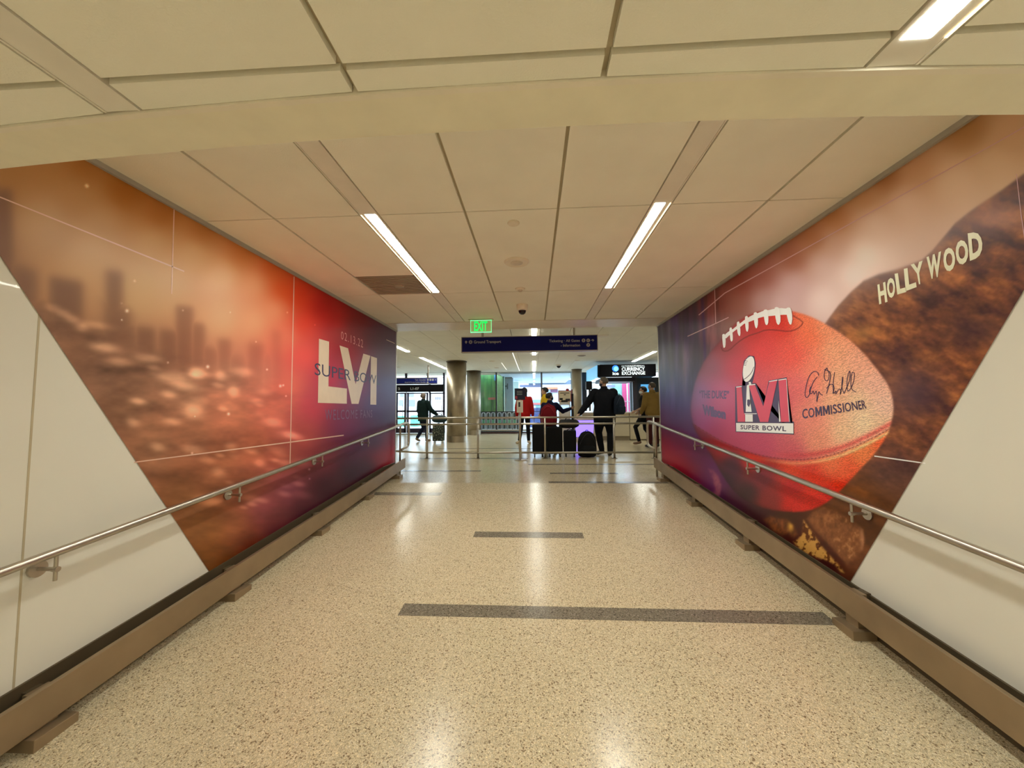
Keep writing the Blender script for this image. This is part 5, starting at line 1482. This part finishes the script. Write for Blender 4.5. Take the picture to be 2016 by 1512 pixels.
    for sd in 'lr':
        el, wr, cu = arms[sd]; S0 = sh[sd]; el, wr = Vector(el), Vector(wr)
        if sleeve == 'long':
            limb(b, [T(S0), T(S0.lerp(el, .5)), T(el), T(el.lerp(wr, .5)), T(el.lerp(wr, .95))], [(.058+o_)*s, (.050+o_)*s, (.045+o_*.9)*s, (.040+o_*.8)*s, (.030+o_*.6)*s])
        else:
            limb(b, [T(S0), T(S0.lerp(el, .5)), T(S0.lerp(el, .8))], [(.058+o_)*s, (.052+o_)*s, (.050+o_)*s])
    ellip(b, T(sh['l']+Vector((.03, 0, .0))), ((.055+o_)*s,)*3); ellip(b, T(sh['r']+Vector((-.03, 0, .0))), ((.055+o_)*s,)*3)
    fuse(tname, b, mat('cloth_%.3f_%.3f_%.3f' % col, col, .85, spec=.12), root, voxel*s, 3, .006)
    if sleeve == 'long' and bulk > 1.1:
        b = bmesh.new(); p = T(cx(1.49)); 
        loft(b, [(T(cx(1.455)), A*s, Fd*s, .085+o_, .080+o_), (T(cx(1.50)), A*s, Fd*s, .080, .080), (T(cx(1.545)), A*s, Fd*s, .072, .074)]); link('collar', b, mat('cloth_%.3f_%.3f_%.3f' % col, col, .85, spec=.12), root, smooth=True)
    # ---- trousers
    b = bmesh.new()
    loft(b, [(T((0, 0, .80)), A*s, Fd*s, .13*g, .10*g), (T((0, 0, .88)), A*s, Fd*s, .165*g+.008, .122*g+.008), (T(cx(.95)), A*s, Fd*s, .170*g+.006, .124*g+.006), (T(cx(1.0)), A*s, Fd*s, .158*g+.006, .116*g+.006)])
    for sd in 'lr':
        kn, an, toe = [Vector(q) for q in legs[sd]]
        limb(b, [T(hip[sd]), T(hip[sd].lerp(kn, .5)), T(kn), T(kn.lerp(an, .5)), T(kn.lerp(an, .93))], [.094*s*g*legw, .082*s*g*legw, .066*s*legw, .060*s*legw, .052*s*legw])
    fuse('trousers', b, mat('cloth_%.3f_%.3f_%.3f' % pants, pants, .85, spec=.12), root, voxel*s, 3, .004)
    # ---- shoes
    for sd in 'lr':
        kn, an, toe = [Vector(q) for q in legs[sd]]
        d = (toe-an); flat = Vector((d.x, d.y, 0))
        b = bmesh.new()
        heel = an+Vector((0, 0, -.035))-d.normalized()*.025
        mid = an.lerp(toe, .55)+Vector((0, 0, -.022))
        limb(b, [T(heel), T(mid), T(toe)], [.044*s, .043*s, .034*s]); ellip(b, T(an+Vector((0, 0, .0))), (.043*s, .043*s, .05*s))
        fuse('shoe', b, mat('shoe_%.3f_%.3f_%.3f' % shoes, shoes, .6), root, .009*s, 2)
    return root


DOWN = {'l': ((-.24, -.02, 1.13), (-.26, .06, .88), .5), 'r': ((.24, -.02, 1.13), (.26, .06, .88), .5)}
STAND = {'l': ((-.10, .01, .49), (-.11, -.01, .085), (-.13, .15, .035)), 'r': ((.10, .01, .49), (.11, -.01, .085), (.13, .15, .035))}

# man in the black padded jacket, back to the camera, hand on the top rail
person('tall bald person in a black padded jacket holding the rail, seen from behind', 1.60, 8.92, .12, 1.77,
       {'l': ((-.38, .02, 1.16), (-.60, -.12, .93), .9), 'r': ((.25, .02, 1.13), (.24, .16, .92), .5), 'dir_l': (-.5, -.45, -.25), 'up_l': (-.3, .1, .9)},
       {'l': ((-.12, .08, .50), (-.06, .06, .10), (-.20, .12, .045)), 'r': ((.12, -.02, .49), (.07, -.12, .085), (.09, .03, .035))},
       head=(.75, -.02), skin=(.46, .28, .19), hair=((.10, .08, .06), 'stubble'), top=((.008, .009, .013), 'long', .76), pants=(.008, .008, .010), shoes=(.010, .010, .014), bulk=2.2, girth=1.25, legw=1.22, mask=(.02, .02, .05))
# child with the red backpack
person('child in a dark navy hoodie reaching towards the kiosk, facing away', .375, 9.20, -.25, 1.43,
       {'l': ((-.24, .0, 1.14), (-.22, .15, .95), .5), 'r': ((.36, .10, 1.22), (.56, .26, 1.30), .3)},
       STAND, head=(-1.0, .05), skin=(.34, .19, .13), hair=((.006, .005, .006), 'cap'), top=((.010, .010, .035), 'long', .78), pants=(.008, .008, .010), shoes=(.01, .01, .012), bulk=1.4, girth=1.05, mask=(.02, .02, .03), tname='hoodie')
# person in yellow
person('person in a bright yellow hooded top walking left past the kiosk', .34, 11.9, 1.45, 1.70,
       {'l': ((-.22, -.06, 1.13), (-.22, .10, .90), .4), 'r': ((.22, .02, 1.14), (.22, .16, .93), .4)},
       {'l': ((-.09, .10, .50), (-.09, -.02, .085), (-.09, .14, .035)), 'r': ((.09, -.06, .50), (.09, -.24, .12), (.09, -.12, .035))},
       head=(.0, 0.), skin=(.50, .31, .22), hair=((.010, .008, .008), 'short'), top=((.62, .42, .02), 'long', .84), pants=(.02, .018, .02), bulk=1.3, tname='hoodie')
# person in the red jacket
person('person in a red jacket and black trousers behind the sanitiser stand', fx(1033, 11.9, 870), 11.95, -.15, 1.70,
       DOWN, {'l': ((-.11, .01, .49), (-.17, -.02, .085), (-.24, -.14, .035)), 'r': ((.11, .01, .49), (.13, -.02, .085), (.20, -.14, .035))},
       head=(.3, 0.), skin=(.45, .28, .2), hair=((.012, .010, .012), 'long'), top=((.42, .012, .012), 'long', .80), pants=(.010, .009, .012), shoes=(.55, .46, .34), bulk=1.5)
# woman walking by the doors
person('person in a dark green coat walking towards the left entrance doors', fx(832, 12.7, 868), 12.75, -.55, 1.60,
       {'l': ((-.24, .0, 1.13), (-.24, .10, .92), .5), 'r': ((.30, .10, 1.14), (.40, .28, .98), .7)},
       {'l': ((-.10, .10, .50), (-.10, -.20, .13), (-.10, -.08, .04)), 'r': ((.09, .10, .50), (.09, .10, .085), (.09, .26, .035))},
       head=(.1, .1), skin=(.48, .34, .26), hair=((.20, .15, .12), 'short'), top=((.010, .024, .024), 'long', .74), pants=(.012, .016, .035), shoes=(.22, .13, .06), bulk=2.5, girth=1.08, legw=1.1, tname='coat')
# two people at the right edge
person('person in a black T-shirt with a white face mask striding left', fx(1270, 11.2, 870), 11.25, 1.15, 1.66,
       {'l': ((-.21, -.02, 1.13), (-.18, .22, 1.02), .6), 'r': ((.22, -.06, 1.13), (.20, .16, 1.0), .6)},
       {'l': ((-.09, .24, .54), (-.09, .14, .12), (-.09, .29, .06)), 'r': ((.09, -.02, .49), (.09, -.30, .12), (.09, -.18, .035))},
       head=(.2, .0), skin=(.46, .28, .19), hair=((.006, .006, .007), 'short'), top=((.010, .010, .012), 'short', .86), pants=(.009, .009, .012), shoes=(.20, .12, .08), mask=(.75, .78, .78), tname='t_shirt')
person('person in a tan olive jacket beside the end of the football wall', fx(1288, 10.6, 870), 10.65, .35, 1.75,
       {'l': ((-.25, .02, 1.14), (-.27, .14, .92), .5), 'r': ((.25, -.02, 1.13), (.25, .06, .90), .5)}, STAND,
       head=(.4, 0.), skin=(.32, .2, .14), hair=((.05, .035, .025), 'stubble'), top=((.20, .125, .035), 'long', .80), pants=(.05, .012, .012), shoes=(.02, .015, .012), bulk=1.6, girth=1.1)

# ------------------------------------------------------------------ bags and luggage
def backpack(label, loc, yaw, w_, h_, d_, col, tilt=0., strap=True, name='backpack'):
    root = empty(name, loc, label, 'backpack', None, yaw)
    m = mat('bag_%.3f_%.3f_%.3f' % col, col, .8, spec=.15)
    b = bmesh.new()
    Rt = Matrix.Rotation(tilt, 3, 'X')
    q = lambda p: Rt @ Vector(p)
    X, Fy = Vector((1, 0, 0)), Rt @ Vector((0, 1, 0))
    loft(b, [(q((0, 0, h_*t)), X, Fy, w_/2*k, d_/2*k2) for t, k, k2 in ((0.01, .80, .75), (.06, .95, .95), (.25, 1, 1.05), (.55, .98, 1), (.78, .88, .85), (.93, .62, .6), (1., .3, .3))], 26)
    fuse('bag_body', b, m, root, .012, 2, .004)
    b = bmesh.new()
    loft(b, [(q((0, -d_*.5, h_*t)), X, Fy, w_*.36*k, d_*.22*k) for t, k in ((.08, .7), (.14, 1), (.38, 1), (.46, .6))], 20)
    link('front_pocket', b, m, root, smooth=True)
    b = bmesh.new(); tube(b, [q(p) for p in arc((-.04, .0, h_*.97), (.04, .0, h_*.97), (0, 0, h_*1.12), 6)], .008, 8); link('grab_handle', b, m, root)
    if strap:
        for sx in (-1, 1):
            b = bmesh.new(); tube(b, [q(p) for p in [(sx*w_*.25, d_*.35, h_*.9)]+arc((sx*w_*.28, d_*.55, h_*.92), (sx*w_*.34, d_*.4, h_*.2), (sx*w_*.3, d_*1.5, h_*.65), 8)], .014, 8); link('shoulder_strap', b, m, root)
    b = bmesh.new(); tube(b, [q(p) for p in arc((-w_*.42, -d_*.30, h_*.5), (w_*.42, -d_*.30, h_*.5), (0, -d_*.65, h_*1.35), 12)], .004, 6); link('zip', b, mat('zip_%.3f_%.3f' % col[:2], tuple(min(1, c*2.2+.01) for c in col), .4), root)
    return root
bpk = backpack('dark red backpack worn on the back of the child', (.335, 8.985, .66), -.25, .40, .50, .18, (.16, .006, .012), 0., True)
backpack('dark navy backpack slung behind the right shoulder of the bald person', (1.90, 8.76, .92), .5, .28, .44, .18, (.012, .020, .035), .0, True)


def suitcase(label, x, y, w_, d_, h_, col, yaw=0., handle=.0, pattern=None, wheels=(.03, .03, .03), ribs=6, name='suitcase'):
    root = empty(name, (x, y, 0), label, 'suitcase', None, yaw)
    m = pattern or mat('case_%.3f_%.3f_%.3f' % col, col, .7, spec=.12)
    b = bmesh.new(); bx(b, -w_/2, w_/2, -d_/2, d_/2, .07, h_, .03); shell = link('shell', b, m, root, smooth=False)
    b = bmesh.new()
    for k in range(ribs):
        xx = -w_/2+w_*(k+1)/(ribs+1); bx(b, xx-.008, xx+.008, -d_/2-.006, -d_/2+.004, .12, h_-.06, .002)
    if ribs: link('ribs', b, m, shell)
    b = bmesh.new(); tube(b, arc((-.07, 0, h_-.005), (.07, 0, h_-.005), (0, 0, h_+.06), 8), .009, 8); link('carry_handle', b, M_black, root)
    if handle:
        b = bmesh.new(); tube(b, [(-.09, .03, h_-.02), (-.09, .03, h_+handle), (.09, .03, h_+handle), (.09, .03, h_-.02)], .007, 8); link('telescopic_handle', b, M_steel, root)
    for sx in (-1, 1):
        for sy in (-1, 1):
            b = bmesh.new(); xx, yy = sx*(w_/2-.05), sy*(d_/2-.05)
            tube(b, [(xx-.014, yy, .032), (xx+.014, yy, .032)], .031, 14); bx(b, xx-.006, xx+.006, yy-.015, yy+.015, .05, .08); link('wheel', b, mat('wheel_%.2f' % wheels[0], wheels, .4), root)
    return root
YL = 8.72
suitcase('tall black ribbed hard suitcase left of the child', fx(1060, YL, 870), YL, .27, .30, .72, (.012, .012, .014), 0., .16)
suitcase('large black suitcase directly in front of the child by the rail', fx(1092, YL-.06, 870), YL-.02, .33, .26, .66, (.008, .008, .009), .05, 0., ribs=0)
suitcase('black soft suitcase between the child and the upright backpack', fx(1122, YL, 870), YL, .28, .26, .58, (.009, .009, .011), -.1, .0, ribs=0)
root = empty('duffel_bag', (fx(1121, YL, 870), YL+.02, .625), 'black duffel bag lying on the black soft suitcase', 'duffel bag')
b = bmesh.new(); loft(b, [((xx, 0, .10), Vector((0, 1, 0)), Vector((0, 0, 1)), .10*k, .10*k) for xx, k in ((-.22, .6), (-.18, .95), (0, 1.05), (.16, .9), (.22, .5))], 20); fuse('bag_body', b, mat('duffel_black', (.010, .010, .012), .7), root, .012, 2, .005)
b = bmesh.new(); tube(b, arc((-.10, -.05, .18), (.10, -.05, .18), (0, -.05, .32), 8), .009, 8); link('carry_strap', b, M_black, root)
backpack('large black travel backpack standing on the floor at the rail', (fx(1155, YL, 870), YL-.05, 0.0), .1, .42, .56, .30, (.010, .010, .012), 0., False, name='travel_backpack')
# trolley of the person by the doors
m = bpy.data.materials.new('leaf_pattern_shell'); m.use_nodes = True; nt = m.node_tree; p = nt.nodes['Principled BSDF']
tc = nt.nodes.new('ShaderNodeTexCoord'); v = nt.nodes.new('ShaderNodeTexVoronoi'); v.inputs['Scale'].default_value = 22; v.inputs['Randomness'].default_value = 1
cr = nt.nodes.new('ShaderNodeValToRGB'); cr.color_ramp.interpolation = 'CONSTANT'; cr.color_ramp.elements[0].color = (.42, .40, .30, 1); cr.color_ramp.elements[1].position = .30; cr.color_ramp.elements[1].color = (.03, .05, .04, 1)
k = cr.color_ramp.elements.new(.62); k.color = (.015, .018, .02, 1)
nt.links.new(tc.outputs['Object'], v.inputs['Vector']); nt.links.new(v.outputs['Distance'], cr.inputs[0]); nt.links.new(cr.outputs[0], p.inputs['Base Color'])
YT = 12.0
suitcase('suitcase with a leaf pattern and pale wheels by the front column', fx(861, YT, 860), YT+.15, .34, .24, .60, (.1, .1, .1), 0., .0, m, (.85, .85, .8), 0)
root = empty('duffel_bag', (fx(863, YT, 820), YT+.16, .64), 'dark teal bag resting on the leaf-patterned suitcase', 'duffel bag')
b = bmesh.new(); loft(b, [((xx, 0, .12), Vector((0, 1, 0)), Vector((0, 0, 1)), .12*k, .12*k) for xx, k in ((-.24, .5), (-.18, .9), (0, 1.05), (.17, .9), (.24, .4))], 20); fuse('bag_body', b, mat('bag_teal', (.008, .03, .045), .7), root, .012, 2, .005)
b = bmesh.new(); tube(b, arc((-.10, -.05, .22), (.10, -.05, .22), (0, -.05, .38), 8), .010, 8); link('carry_strap', b, M_black, root)
